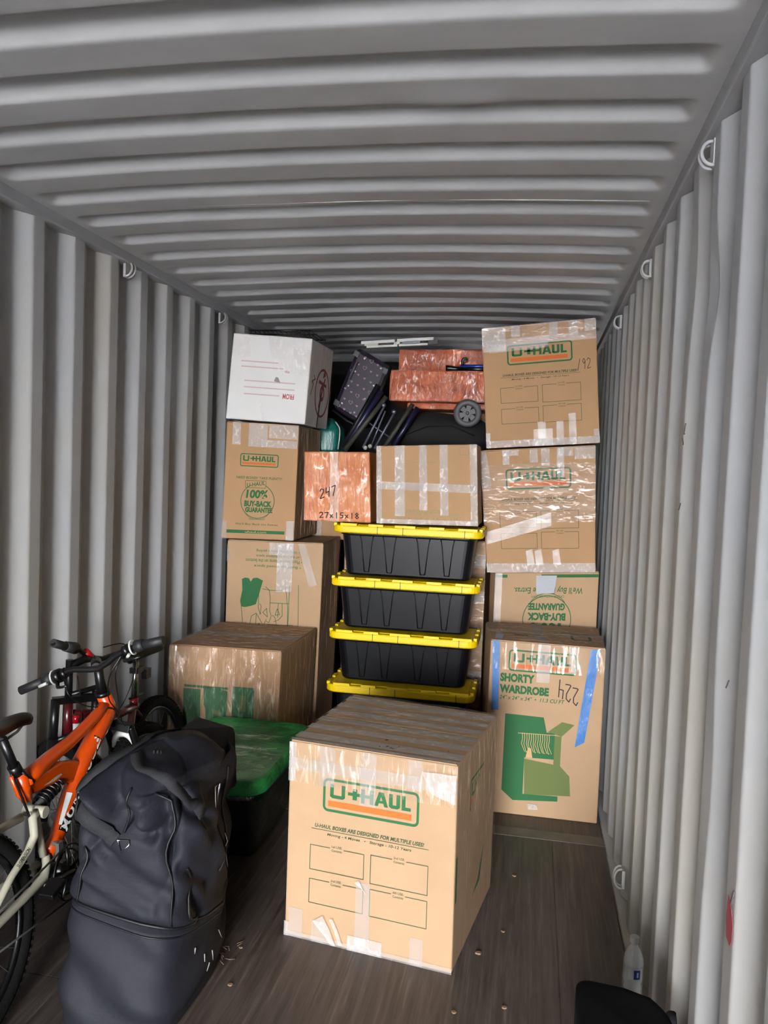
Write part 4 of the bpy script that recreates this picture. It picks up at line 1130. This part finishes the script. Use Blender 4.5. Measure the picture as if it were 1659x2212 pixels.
m = MB(); m.tube([(-.966, 2.645, .887), (-.942, 2.646, .897)], .026, 12); m.tube([(-.938, 2.646, .899), (-.922, 2.647, .910)], .019, 12); m.tube([(-.950, 2.635, .875), (-.925, 2.60, .865), (-.90, 2.58, .872), (-.87, 2.57, .882)], [.008, .007, .005, .004], 8); m.build('brake_lever', M_BLACKP, hb)
m = MB(); m.tube([(-.695, 2.651, 1.004), (-.675, 2.651, 1.013)], .022, 12); m.tube([(-.69, 2.64, .985), (-.67, 2.61, .98), (-.64, 2.595, .99), (-.60, 2.59, 1.005)], [.008, .007, .005, .004], 8); m.build('brake_lever', M_BLACKP, hb)
m = MB(); m.tube([(-1.018, 2.628, .852), (-.985, 2.625, .868)], .0065, 8); m.tube([(-.675, 2.635, .985), (-.665, 2.632, 1.0)], .006, 8); m.build('lever_tip', M_WHITEP, hb)
m = MB()
m.tube([(-.838, 2.805, .70), (-.829, 2.838, .672)], .020, 12); m.obox((-.824, 2.855, .655), (.055, 0, -.006), (0, .018, 0), (0, .006, .014))
for s in (-1, 1):
    m.tube([Vector((-.824 + s * .052, 2.855, .655)), Vector((-.815 + s * .055, 2.905, .535))], .0145, 12)
m.build('fork', M_BLACKP, t, bevel=.003)
m = MB()
for s in (-1, 1): m.tube([Vector((-.815 + s * .055, 2.905, .560)), Vector((-.79 + s * .055, 2.99, .335)), Vector((-.785 + s * .055, 2.995, .315))], [.020, .018, .014], 12)
m.build('fork_slider', M_BLACKP, t)
m = MB(); m.tube([Vector((-.815 + s * .055, 2.895 - .02 * (1 - s * s), .555 + .062 * (1 - (abs(s)) ** 2.6))) for s in [i / 8 - 1 for i in range(17)]], .0125, 10); m.build('fork_arch', M_WHITEP, t)
wheel(t, (-.782, 3.0, .310), .305, LN)
def cable(parent, pts, r=.0025, mt=M_BLACKP): 
    P = [Vector(p) for p in pts]; out = []
    for i in range(len(P) - 1):
        p0, p1, p2, p3 = P[max(i - 1, 0)], P[i], P[i + 1], P[min(i + 2, len(P) - 1)]
        for k in range(8):
            u = k / 8; out.append(.5 * ((2 * p1) + (p2 - p0) * u + (2 * p0 - 5 * p1 + 4 * p2 - p3) * u * u + (3 * p1 - p0 - 3 * p2 + p3) * u ** 3))
    out.append(P[-1]); m = MB(); m.tube(out, r, 6); m.build('cable', mt, parent)
cable(t, [(-.83, 2.208, .700), (-.815, 2.22, .655), (-.80, 2.234, .598), (-.79, 2.254, .535), (-.78, 2.263, .489), (-.78, 2.274, .430)], .004)
cable(t, [(-.69, 2.63, .99), (-.70, 2.60, .94), (-.72, 2.66, .82), (-.78, 2.78, .72), (-.815, 2.76, .70)])
cable(t, [(-.92, 2.63, .89), (-.88, 2.60, .84), (-.86, 2.68, .78), (-.81, 2.78, .745), (-.80, 2.80, .71), (-.78, 2.86, .64)])
cable(t, [(-.70, 2.64, .99), (-.74, 2.63, .91), (-.79, 2.72, .80), (-.795, 2.80, .73), (-.80, 2.84, .68)])

t = thing('bicycle', (-1.0, 3.0, 0), 'dark red bicycle wedged between the orange bicycle and the corrugated wall', 'bicycle')
m = MB()
m.tube([(-1.035, 2.845, .742), (-1.03, 2.835, .60)], [.019, .021], 12)
m.tube([(-1.03, 2.86, .68), (-1.0, 3.05, .63), (-.955, 3.10, .617), (-.95, 3.235, .615)], [.018, .018, .019, .019], 12)
m.tube([(-1.03, 2.86, .62), (-.99, 3.02, .42), (-.955, 3.13, .30)], .020, 12)
m.tube([(-.95, 3.217, .650), (-.952, 3.19, .50), (-.955, 3.13, .30)], [.016, .017, .018], 12)
m.tube([(-.955, 3.13, .30), (-.93, 3.52, .325)], .010, 8); m.tube([(-.95, 3.21, .62), (-.93, 3.52, .325)], .008, 8)
m.build('frame', M_DRED, t)
m = MB(); m.tube([(-.95, 3.2175, .655), (-.95, 3.217, .618)], .0185, 12); m.build('seat_clamp', M_RED, t)
m = MB(); m.tube([(-.95, 3.231, .825), (-.95, 3.217, .648)], .0125, 12); m.build('seat_post', M_CHROME, t)
m = MB(); m.obox((-.95, 3.24, .775), (.02, 0, 0), (0, .03, 0), (0, 0, .012)); m.build('seat_bracket', M_BLACKP, t)
m = MB(); m.obox((-.935, 3.30, .745), (.012, 0, 0), (0, .022, 0), (0, 0, .022)); m.build('rear_lamp', M_BLACKP, t)
m = MB(); m.tube([(-.95, 3.18, .66), (-.94, 3.28, .658)], .006, 6); m.build('quick_release', M_BLACKP, t)
m = MB()
def sad2(u, v):
    w = .02 + .05 * max(0, (v - .3) / .7); k = 1 if 0 < v < 1 else .3; a = 2 * pi * u
    return Vector((-.95 + w * math.cos(a) * k, 3.15 + .25 * v, .838 + .024 * math.sin(a) * k + .01 * v))
m.grid(sad2, 16, 12, closeu=True); m.build('saddle', M_BLACKP, t)
m = MB(); m.tube([(-1.035, 2.85, .90), (-1.035, 2.846, .742)], .0145, 12); m.tube([(-1.035, 2.85, .875), (-1.02, 2.93, .885), (-1.015, 2.97, .880)], .016, 10); m.tube([(-1.03, 2.85, .76), (-.96, 2.95, .775)], .011, 8); m.build('stem', M_BLACKP, t)
m = MB(); m.tube([(-1.04, 2.745, .988), (-1.035, 2.80, .966), (-1.03, 2.85, .948), (-1.03, 2.901, .932), (-1.02, 2.967, .884), (-1.01, 3.05, .86), (-.98, 3.13, .87)], .0115, 10); m.build('handlebar', M_BLACKP, t)
m = MB(); m.tube([(-1.04, 2.745, .988), (-1.034, 2.815, .961)], .0165, 12); m.tube([(-1.034, 2.815, .961), (-1.03, 2.88, .94)], [.02, .024], 12); m.build('grip', M_GRIP, t)
m = MB(); m.tube([(-1.022, 2.94, .915), (-1.012, 2.99, .872)], .0145, 12); m.build('red_clamp', M_RED, t)
m = MB()
m.obox((-1.0, 2.845, .748), (.052, .080, -.008), (-.010, .012, 0), (0, 0, .013))
for s in (-1, 1): m.tube([(-1.0 + s * .042, 2.845 + s * .075, .762), (-1.0 + s * .042, 2.83 + s * .075, .60)], [.017, .017], 12)
m.build('fork', M_BLACKP, t)
m = MB()
for s in (-1, 1): m.tube([(-1.0 + s * .042, 2.83 + s * .075, .612), (-1.0 + s * .042, 2.815 + s * .075, .47), (-1.0 + s * .042, 2.78 + s * .075, .31)], [.020, .018, .014], 12)
m.tube([(-1.042, 2.757, .60), (-1.0, 2.80, .615), (-.958, 2.905, .60)], .010, 8)
m.build('fork_slider', M_BLACKP, t)
m = MB(); m.tube([(-.972, 2.80, .70), (-.972, 2.798, .668)], .013, 12); m.build('red_band', M_RED, t)
m = MB(); m.tube([(-.970, 2.798, .668), (-.970, 2.795, .622)], [.013, .010], 12); m.build('reflector', M_WHITEP, t)
wheel(t, (-1.0, 2.78, .315), .29, (.46, .88, 0))
wheel(t, (-.93, 3.42, .30), .30, (1, .02, .12))
cable(t, [(-.96, 2.97, .93), (-.92, 3.08, .92), (-.90, 3.12, .80), (-.93, 3.10, .68), (-.95, 3.06, .63)])
cable(t, [(-1.0, 2.96, .86), (-.95, 3.10, .86), (-.93, 3.19, .83), (-.94, 3.2, .72)], .002, M_STEEL)
cable(t, [(-1.0, 2.85, .84), (-.99, 2.86, .74), (-.98, 2.86, .66), (-1.0, 2.85, .62)])

# ------------------------------------------------------------------ water bottle by the wall
t = thing('water_bottle', (1.122, 2.62, .016), 'clear plastic water bottle with blue and white label by the corrugated wall', 'bottle')
pet, nt, N, L, b = newmat('clear_bottle_plastic')
b.inputs['Base Color'].default_value = (.95, .97, 1, 1); b.inputs['Roughness'].default_value = .06; b.inputs['Transmission Weight'].default_value = .0; b.inputs['Alpha'].default_value = .3; b.inputs['Specular IOR Level'].default_value = .9
bc = V(1.122, 2.62, .016)
m = MB(); m.lathe([(.022, 0), (.031, .004), (.0325, .012), (.030, .022), (.0325, .032), (.030, .042), (.0325, .052), (.030, .062), (.0325, .072), (.0325, .078), (.031, .082), (.031, .118), (.0325, .122), (.0325, .130), (.029, .148), (.021, .168), (.0135, .182), (.0125, .190), (.0135, .192), (.0125, .196), (.0125, .200)], bc, n=28); m.build('bottle_body', pet, t)
m = MB(); m.lathe([(.0145, .190), (.0150, .192), (.0150, .207), (.0135, .210)], bc, n=20); m.build('cap', M_WHITEP, t)
def arcband(R, z0, z1, a0, a1, name, mt):
    m = MB(); m.grid(lambda u, v: bc + Vector((R * math.cos(a0 + (a1 - a0) * u), R * math.sin(a0 + (a1 - a0) * u), z0 + (z1 - z0) * v)), 14, 1); return m.build(name, mt, t, recalc=False)
arcband(.0316, .082, .118, -2.2, -.6, 'label', M_WHITEP)
arcband(.0320, .085, .115, -1.62, -.95, 'label_print', mat('blue_label_print', (36, 74, 160), .4))
arcband(.0323, .092, .108, -1.32, -1.15, 'label_mark', M_WHITEP)

# ------------------------------------------------------------------ black fabric bag at the bottom edge
t = thing('tote_bag', (1.0, 1.86, 0), 'soft black fabric bag slumped on the floor near the water bottle', 'bag')
m = MB()
def hump(u, v):
    a = 2 * pi * u; e = 6; c, sn = math.cos(a), math.sin(a)
    q = max(0, (v - .8) / .2)
    x = 1.010 + .120 * math.copysign(abs(c) ** (2 / e), c) * (1 - .92 * q ** 1.5)
    y = 1.85 + .16 * (1 - .06 * v) * math.copysign(abs(sn) ** (2 / e), sn) * (1 - .92 * q ** 1.5)
    top = .452 - .10 * (x - .895) - .55 * max(0, x - 1.055) ** 1.0 * 1.0
    z = top * min(1, v / .8) + .004 * q + .010 * noise.noise(V(x * 8, y * 8, 1)) * v
    return (x, y, max(z, 0))
b0, ku = m.grid(hump, 40, 24, closeu=True)
m.f.append([b0 + 24 * ku + j for j in range(ku)]); m.sm.append(True)
m.build('bag_body', mat('black_cotton', (17, 17, 19), .9, bump=.25, bscale=14, spec=.1), t)
m = MB(); m.tube([(1.115, 1.92, .35), (1.122, 1.96, .385), (1.125, 2.0, .392), (1.122, 2.02, .37), (1.118, 2.0, .33)], .012, 10, flat=.5); m.build('bag_handle', M_STRAP, t)

# ------------------------------------------------------------------ the jumble at the back
def bundle(name, pts8, mt, label, cat, part, bevel=.02):
    c = sum((Vector(p) for p in pts8[:4]), Vector()) / 4
    t = thing(name, c, label, cat); m = MB(); m.hexa(pts8); m.build(part, mt, t, bevel=bevel); return t
# wrapped cartons in the shadow behind the totes (they carry the jumble)
sh1, f = carton('cardboard_box', [(-.43, 4.96, 0), (-.02, 4.96, 0), (-.02, 4.96, 1.235), (-.43, 4.96, 1.235)], (0, .6, 0), 'film-wrapped carton in the dark gap between kitchen carton and totes', M_CARD2)
wrap(sh1, f['front'], 0, 0, 1, 1, M_FILM2, .006, .006); tape(sh1, f['front'], .3, .8, .48, 1, True)
sh2, f = carton('cardboard_box', [(.0, 4.70, 0), (.484, 4.70, 0), (.480, 4.70, 1.30), (.0, 4.70, 1.30)], (0, .6, 0), 'taped carton in the narrow gap between totes and wall-side stack', M_CARD2)
wrap(sh2, f['front'], 0, 0, 1, 1, M_FILM2, .006, .006)
for b in (.35, .55, .72, .88): tape(sh2, f['front'], .8, b, 1, b + .06, True)
sh3, f = carton('cardboard_box', [(-.72, 4.98, 1.242), (-.02, 4.98, 1.242), (-.02, 4.98, 1.80), (-.72, 4.98, 1.80)], (0, .6, 0), 'cardboard box in deep shadow behind the copper-wrapped cube', M_CARD2)
tape(sh3, f['front'], .05, 0, .18, .6, True); tape(sh3, f['front'], .4, 0, .55, .6, True)
sh4, f = carton('cardboard_box', [(.0, 4.72, 1.308), (.42, 4.72, 1.308), (.42, 4.72, 1.78), (.0, 4.72, 1.78)], (0, .6, 0), 'cardboard box in deep shadow behind the criss-cross taped box', M_CARD2)

t = thing('duffel_bag', (.1, 5.1, 1.80), 'slack black bag lying in the dark below the copper-wrapped flat boxes', 'bag')
m = MB()
def slack(u, v):
    a = 2 * pi * u; R = math.sin(pi * min(max(v, .02), .98)) ** .35
    x = -.22 + .68 * v
    y = 5.26 + .145 * R * math.cos(a); z = 1.945 + .145 * R * math.sin(a) * (1 if math.sin(a) > 0 else .95)
    d = .02 * noise.noise(V(x * 5, y * 5, z * 5))
    return (x, y + d, max(z + d, 1.805))
m.grid(slack, 40, 30, closeu=True); m.build('bag_body', M_DARK, t)
m = MB(); m.tube([(-.1, 5.12, 1.93), (.05, 5.09, 1.99), (.2, 5.09, 2.0), (.35, 5.12, 1.94)], .012, 8, flat=.3); m.build('bag_handle', M_STRAP, t)

# heart-print suitcase, tilted
t = thing('suitcase', (-.45, 5.25, 1.96), 'dark suitcase with mauve heart print tilted in the jumble at the back', 'suitcase')
tl_, tr_, br_, bl_ = V(-.449, 5.1, 2.487), V(-.186, 5.1, 2.371), V(-.384, 5.1, 1.965), V(-.559, 5.1, 2.096)
ex = ((tr_ - tl_) + (br_ - bl_)) / 2; ey = ((tl_ - bl_) + (tr_ - br_)) / 2
cc = (tl_ + tr_ + br_ + bl_) / 4
m = MB(); m.obox(cc + V(0, .11, 0), ex / 2 * 1.02, V(0, .11, 0), ey / 2 * 1.0); shell = m.build('shell', M_HEARTBG, t, bevel=.03)
sf = Face(cc - ex / 2 - ey / 2, cc + ex / 2 - ey / 2, cc + ex / 2 + ey / 2, cc - ex / 2 + ey / 2)
g = Print(sf, .0015); ln = (ex.length, ey.length)
def heart(cx, cy, s, hollow=False):
    P = []
    for i in range(20):
        q = 2 * pi * i / 20; x = 16 * math.sin(q) ** 3; y = 13 * math.cos(q) - 5 * math.cos(2 * q) - 2 * math.cos(3 * q) - math.cos(4 * q)
        P.append((x / 17, y / 17))
    tl2 = .3
    rot = lambda x, y: (x * math.cos(tl2) - y * math.sin(tl2), x * math.sin(tl2) + y * math.cos(tl2))
    P = [rot(*p) for p in P]
    fa = lambda k: [(cx + x * s * k / ln[0], cy + y * s * k / ln[1]) for x, y in P]
    if not hollow: g.poly(fa(1))
    else:
        A_, B_ = fa(1), fa(.72); n = 20
        g.m.add([sf.p(a, b, .0015) for a, b in A_ + B_], [(i, (i + 1) % n, n + (i + 1) % n, n + i) for i in range(n)])
for j in range(7):
    for i in range(5):
        a = .12 + .19 * i + (.09 if j % 2 else 0); b = .08 + .14 * j
        if .08 < a < .93 and .05 < b < .95: heart(a, b, .016 if (i * 3 + j) % 4 == 0 else .009, (i * 3 + j) % 4 == 0)
o = g.build('heart_print', M_HEART, shell); o['kind'] = 'stuff'
m = MB()
for (a, b) in ((.06, .9), (.94, .9), (.06, .1), (.94, .1)):
    m.obox(sf.p(a, b, .004), ex.normalized() * .02, V(0, .006, 0), ey.normalized() * .02)
m.build('corner_guard', M_GREYPL, t, bevel=.005)
m = MB(); m.tube([sf.p(.04, -.02, .01), sf.p(.5, -.05, .012), sf.p(.97, -.02, .01)], .007, 8); m.tube([sf.p(1.02, .0, .0), sf.p(1.02, .5, 0), sf.p(1.02, 1, 0)], .012, 8); m.build('edge_piping', M_PIPING, t)
m = MB(); m.tube([sf.p(.14, .52, .006), sf.p(.15, .60, .02), sf.p(.16, .72, .02), sf.p(.17, .80, .006)], .008, 8); m.build('carry_handle', M_GREYPL, t)
for (a, b) in ((.30, .90), (.20, .66), (.80, .62), (.18, .42), (.72, .38), (.20, .14), (.60, .12), (.75, .10), (.80, .90)):  # raised white dots stand in for bright glints on the shell
    m = MB(); m.lathe([(.002, .002), (.0065, .003), (.0065, .005), (.003, .008)], sf.p(a, b, 0), sf.n, 12); m.build('glint_dot', M_WHITEP, shell)

t = thing('added_dark_stack', (-.33, 6.36, 0), 'added black-covered block filling in for the darkness behind the suitcase', 'stack')  # black block added to darken the gap in front of the end wall
m = MB(); m.grid(lambda u, v: (-.33 + .70 * math.copysign(abs(math.cos(2 * pi * u)) ** .35, math.cos(2 * pi * u)) * (1 - .12 * v ** 6) + .03 * noise.noise(V(u * 9, v * 6, 1)), 6.36 + .32 * math.copysign(abs(math.sin(2 * pi * u)) ** .35, math.sin(2 * pi * u)) * (1 - .12 * v ** 6) + .03 * noise.noise(V(u * 9, v * 6, 7)), 2.53 * v), 60, 20, closeu=True)
k0 = 60 * 20; m.f.append([k0 + j for j in range(60)]); m.sm.append(True); m.build('cover', M_DARK, t)

# folding cart frame
t = thing('folding_cart', (-.35, 5.0, 1.80), 'folded cart frame of dark padded tubes and pale rods leaning at the back', 'cart')
for (a, b, r, mt, nm) in (((-.205, 5.0, 2.163), (-.455, 4.96, 1.815), .016, M_PADDED, 'padded_tube'), ((-.245, 5.03, 2.20), (-.475, 5.0, 1.82), .018, M_NAVY, 'navy_tube'), ((-.035, 5.0, 2.12), (-.215, 4.96, 1.815), .014, M_PADDED, 'padded_tube'),
                         ((-.005, 5.03, 2.10), (-.17, 5.0, 1.82), .018, M_NAVY, 'navy_tube'), ((-.270, 5.04, 2.24), (-.478, 4.99, 1.83), .016, M_PIPING, 'black_tube'),
                         ((-.212, 4.97, 2.10), (-.335, 4.95, 1.835), .007, M_RODS, 'rod'), ((-.146, 4.97, 2.06), (-.262, 4.95, 1.83), .007, M_RODS, 'rod'), ((-.205, 4.975, 2.07), (-.285, 4.95, 1.84), .005, M_RODS, 'rod'),
                         ((-.30, 4.965, 1.99), (-.16, 4.965, 1.90), .004, M_RODS, 'rod')):
    m = MB(); m.tube([a, b], r, 10); m.build(nm, mt, t)
for c in ((-.213, 4.965, 2.105), (-.147, 4.965, 2.065), (-.287, 4.94, 1.845), (-.318, 4.94, 1.835)):
    m = MB(); m.lathe([(.004, -.013), (.011, -.008), (.014, 0), (.011, .008), (.004, .013)], c, (0, 1, 0), 14); m.build('joint_cap', M_WHITEP if c[2] < 1.9 else M_RODS, t)

t = thing('wrapped_bundle', (-.60, 5.0, 1.80), 'teal film-wrapped bundle squeezed beneath the heart-print suitcase', 'bundle')
m = MB()
def tealf(u, v):
    a = 2 * pi * u; R = .98 - .6 * max(0, (v - .6) / .4) ** 2
    x = -.61 + .105 * R * math.copysign(abs(math.cos(a)) ** .6, math.cos(a)); y = 5.12 + .12 * R * math.copysign(abs(math.sin(a)) ** .6, math.sin(a))
    z = 1.805 + .22 * v - .05 * max(0, x + .58) * v * 4 * v
    d = .01 * noise.noise(V(x * 10, y * 10, z * 4)); return (x + d, y + d, z)
b0, ku = m.grid(tealf, 36, 16, closeu=True); m.f.append([b0 + 16 * ku + j for j in range(ku)]); m.sm.append(True); m.f.append([b0 + j for j in range(ku)][::-1]); m.sm.append(False)
m.build('wrapped_body', M_TEAL, t)
cable(t, [(-.530, 4.992, 1.995), (-.502, 4.992, 1.955), (-.499, 4.992, 1.90), (-.507, 4.992, 1.82)], .004, M_CREAM)

# copper-wrapped flat boxes
def flatbox(x0, x1, y0, y1, z0, z1, label, tilt=0):
    t = thing('flat_box', ((x0 + x1) / 2, (y0 + y1) / 2, z0), label, 'box', 'flat boxes bound in copper film')
    m = MB(); m.hexa([(x0, y0, z0), (x1, y0, z0 + tilt), (x1, y1, z0 + tilt), (x0, y1, z0), (x0, y0, z1), (x1, y0, z1 + tilt), (x1, y1, z1 + tilt), (x0, y1, z1)])
    m.build('wrapped_carton', M_COPPER, t, bevel=.008)
    fr = Face((x0, y0, z0), (x1, y0, z0 + tilt), (x1, y0, z1 + tilt), (x0, y0, z1))
    wrap(t, fr, 0, 0, 1, 1, M_CFILM, .005, .005, 50, 16)
    return t
flatbox(-.105, 1.0, 5.22, 5.9, 2.108, 2.148, 'thinnest copper-wrapped flat box, lowest of the three')
flatbox(-.215, 1.06, 5.14, 5.9, 2.150, 2.350, 'copper-wrapped flat box jutting out in front, middle of the three')
flatbox(-.195, 1.10, 5.35, 5.95, 2.352, 2.515, 'copper-wrapped flat box set back on top of the others', .012)
# posts of another carton carry them from below
sh5, f = carton('cardboard_box', [(-.02, 5.42, 0), (1.05, 5.42, 0), (1.05, 5.42, 2.105), (-.02, 5.42, 2.105)], (0, .55, 0), 'big carton in deep shadow beneath the copper-wrapped flat boxes', M_CARD2, flaps=False)

# plastic spoked wheel of a folded trolley
t = thing('trolley_wheel', (.305, 5.07, 1.99), 'grey six-spoke plastic wheel beneath the copper-wrapped flat boxes', 'wheel')
wc = V(.305, 5.07, 2.076); nn = V(0, 1, .05).normalized()
m = MB(); m.ring(wc, nn, .068, .021, 40, 10, flat=.6); m.build('tyre', M_GREYPL, t)
m = MB(); m.disc(wc, nn, .024, .03, 20)
a = V(0, 0, 1); b = nn.cross(a)
for k in range(6):
    d = a * math.cos(k * pi / 3 + .2) + b * math.sin(k * pi / 3 + .2); e = d.cross(nn).normalized()
    m.hexa([wc + d * .015 - e * .012 - nn * .006, wc + d * .015 + e * .012 - nn * .006, wc + d * .015 + e * .012 + nn * .006, wc + d * .015 - e * .012 + nn * .006,
            wc + d * .056 - e * .019 - nn * .006, wc + d * .056 + e * .019 - nn * .006, wc + d * .056 + e * .019 + nn * .006, wc + d * .056 - e * .019 + nn * .006])
m.build('spokes', M_GREYPL, t)
m = MB(); m.lathe([(.006, -.02), (.012, -.018), (.012, .018)], wc, nn, 14); m.build('hub_cap', M_GREYPL, t)

# blue rod with a hook on the flat box
t = thing('bicycle_pump', (.26, 5.2, 2.352), 'black and blue hand pump with hook lying on the copper-wrapped flat box', 'pump')
m = MB(); m.tube([(.14, 5.22, 2.375), (.16, 5.22, 2.376), (.20, 5.22, 2.372), (.24, 5.22, 2.373)], [.022, .018, .015, .015], 12); m.tube([(.24, 5.22, 2.372), (.45, 5.22, 2.372)], .018, 12); m.build('pump_body', M_BLACKP, t)
m = MB(); m.tube([(.235, 5.215, 2.388), (.45, 5.215, 2.390)], .012, 12); m.build('blue_barrel', M_BLUEP, t)
m = MB(); m.tube([(.245, 5.22, 2.385), (.245, 5.22, 2.42), (.252, 5.22, 2.438), (.265, 5.22, 2.44), (.275, 5.22, 2.43)], .009, 8); m.build('hook', M_BLACKP, t)
g = MB(); vs, fs = glyphs('PUMP', .02); 
# white rail pair near the roof
t = thing('rail_set', (-.18, 5.2, 2.49), 'pair of white metal rails lying under the roof above the suitcase', 'rail')
def rail(a, b, w, h, mt, nm):
    a, b = Vector(a), Vector(b); c = (a + b) / 2; x = (b - a) / 2; m = MB(); m.obox(c, x, V(0, w, 0), V(0, 0, h)); m.build(nm, mt, t, bevel=.002)
rail((-.425, 5.2, 2.530), (-.20, 5.2, 2.545), .012, .010, M_WHITEP, 'white_rail'); rail((-.185, 5.2, 2.546), (.055, 5.2, 2.562), .012, .010, M_WHITEP, 'white_rail')
rail((-.385, 5.19, 2.502), (-.18, 5.19, 2.513), .012, .007, M_WHITEP, 'white_rail'); rail((-.17, 5.19, 2.514), (.02, 5.19, 2.524), .012, .007, M_WHITEP, 'white_rail')
rail((-.40, 5.2, 2.517), (-.31, 5.2, 2.522), .010, .008, M_CREAM, 'slide_block'); rail((-.15, 5.2, 2.531), (-.03, 5.2, 2.539), .010, .007, M_RODS, 'slide_block'); rail((-.205, 5.2, 2.525), (-.165, 5.2, 2.535), .014, .010, M_WHITEP, 'slide_block')
rail((.02, 5.2, 2.535), (.085, 5.2, 2.54), .010, .014, M_BLACKP, 'end_fitting'); rail((-.192, 5.19, 2.500), (-.188, 5.19, 2.56), .012, .004, M_BLACKP, 'clip')
# wire basket on the white box
t = thing('wire_basket', (-.74, 4.62, 2.455), 'flat black wire basket lying on top of the scuffed white box', 'basket')
m = MB()
for i in range(14): m.tube([(-.92 + i * .027, 4.47, 2.460), (-.92 + i * .027, 4.47, 2.480), (-.92 + i * .027, 4.80, 2.480)], .0028, 5)
for z in (2.460, 2.480): m.tube([(-.93, 4.47, z), (-.56, 4.47, z)], .004, 6)
for y in (4.6, 4.8): m.tube([(-.93, y, 2.480), (-.56, y, 2.480)], .004, 6)
m.build('wires', M_BLACKP, t, kind='stuff')
# unseen stack added behind the viewer, by the left wall, to keep the daylight off the bicycles' feet
t = thing('added_dark_stack', (-.80, -.3, 0), 'added unseen stack under a dark blanket, shading the bicycles, between the viewer and the doors', 'stack')
m = MB(); m.grid(lambda u, v: (-.80 + .32 * math.copysign(abs(math.cos(2 * pi * u)) ** .35, math.cos(2 * pi * u)) * (1 - .1 * v ** 6) + .02 * noise.noise(V(u * 9, v * 6, 4)), -.20 + .80 * math.copysign(abs(math.sin(2 * pi * u)) ** .35, math.sin(2 * pi * u)) * (1 - .06 * v ** 6), .86 * v), 60, 16, closeu=True)
k0 = 60 * 16; m.f.append([k0 + j for j in range(60)]); m.sm.append(True); m.build('blanket', mat('dark_blanket', (52, 52, 58), .9, bump=.3, bscale=12), t)
# ------------------------------------------------------------------ bits on the floor
def chip(x, y, s, lab):
    m = MB(); k = 7
    lo = [(x + s * math.cos(2 * pi * i / k) * (.7 + .6 * random.random()), y + s * .7 * math.sin(2 * pi * i / k) * (.7 + .6 * random.random()), .0006) for i in range(k)]
    m.prism(lo, (0, 0, s * .5)); o = m.build('wood_chip', mat('pale_wood_chip', (150, 118, 92), .8), None, recalc=True)
    tag(o, lab, 'chip', 'wood chips on the floor')
CHIPS = ['wood chip on the floor just in front of the steel strip, by the big box', 'wood chip halfway along the floor between big box and right wall', 'largest wood chip, close to the bottom corner of the big box', 'wood chip on the floor near the black fabric bag',
         'wood chip on the floor at the bottom of the photo, below the box corner', 'wood chip on the floor close beside the black duffel bag', 'wood chip just next to the straw wisp', 'wood chip on the floor nearest the viewer, by the duffel bag']
for x, y, s in ((.73, 3.36, .008), (.70, 2.93, .007), (.62, 2.77, .011), (.72, 2.50, .009), (.565, 2.44, .008), (-.30, 2.62, .007), (-.20, 2.60, .006), (-.16, 2.40, .008)):
    chip(x, y, s, CHIPS.pop(0))
t = MB()
for i in range(9):
    x, y = -.245 + .03 * random.random(), 2.52 + .10 * random.random(); a = random.random() * 6
    t.tube([(x, y, .003), (x + .02 * math.cos(a), y + .02 * math.sin(a), .006), (x + .035 * math.cos(a + .5), y + .035 * math.sin(a + .5), .003)], .0012, 4)
o = t.build('straw_wisp', mat('straw', (128, 112, 92), .8), None); tag(o, 'wisp of straw on the floor beside the black duffel bag', 'straw')
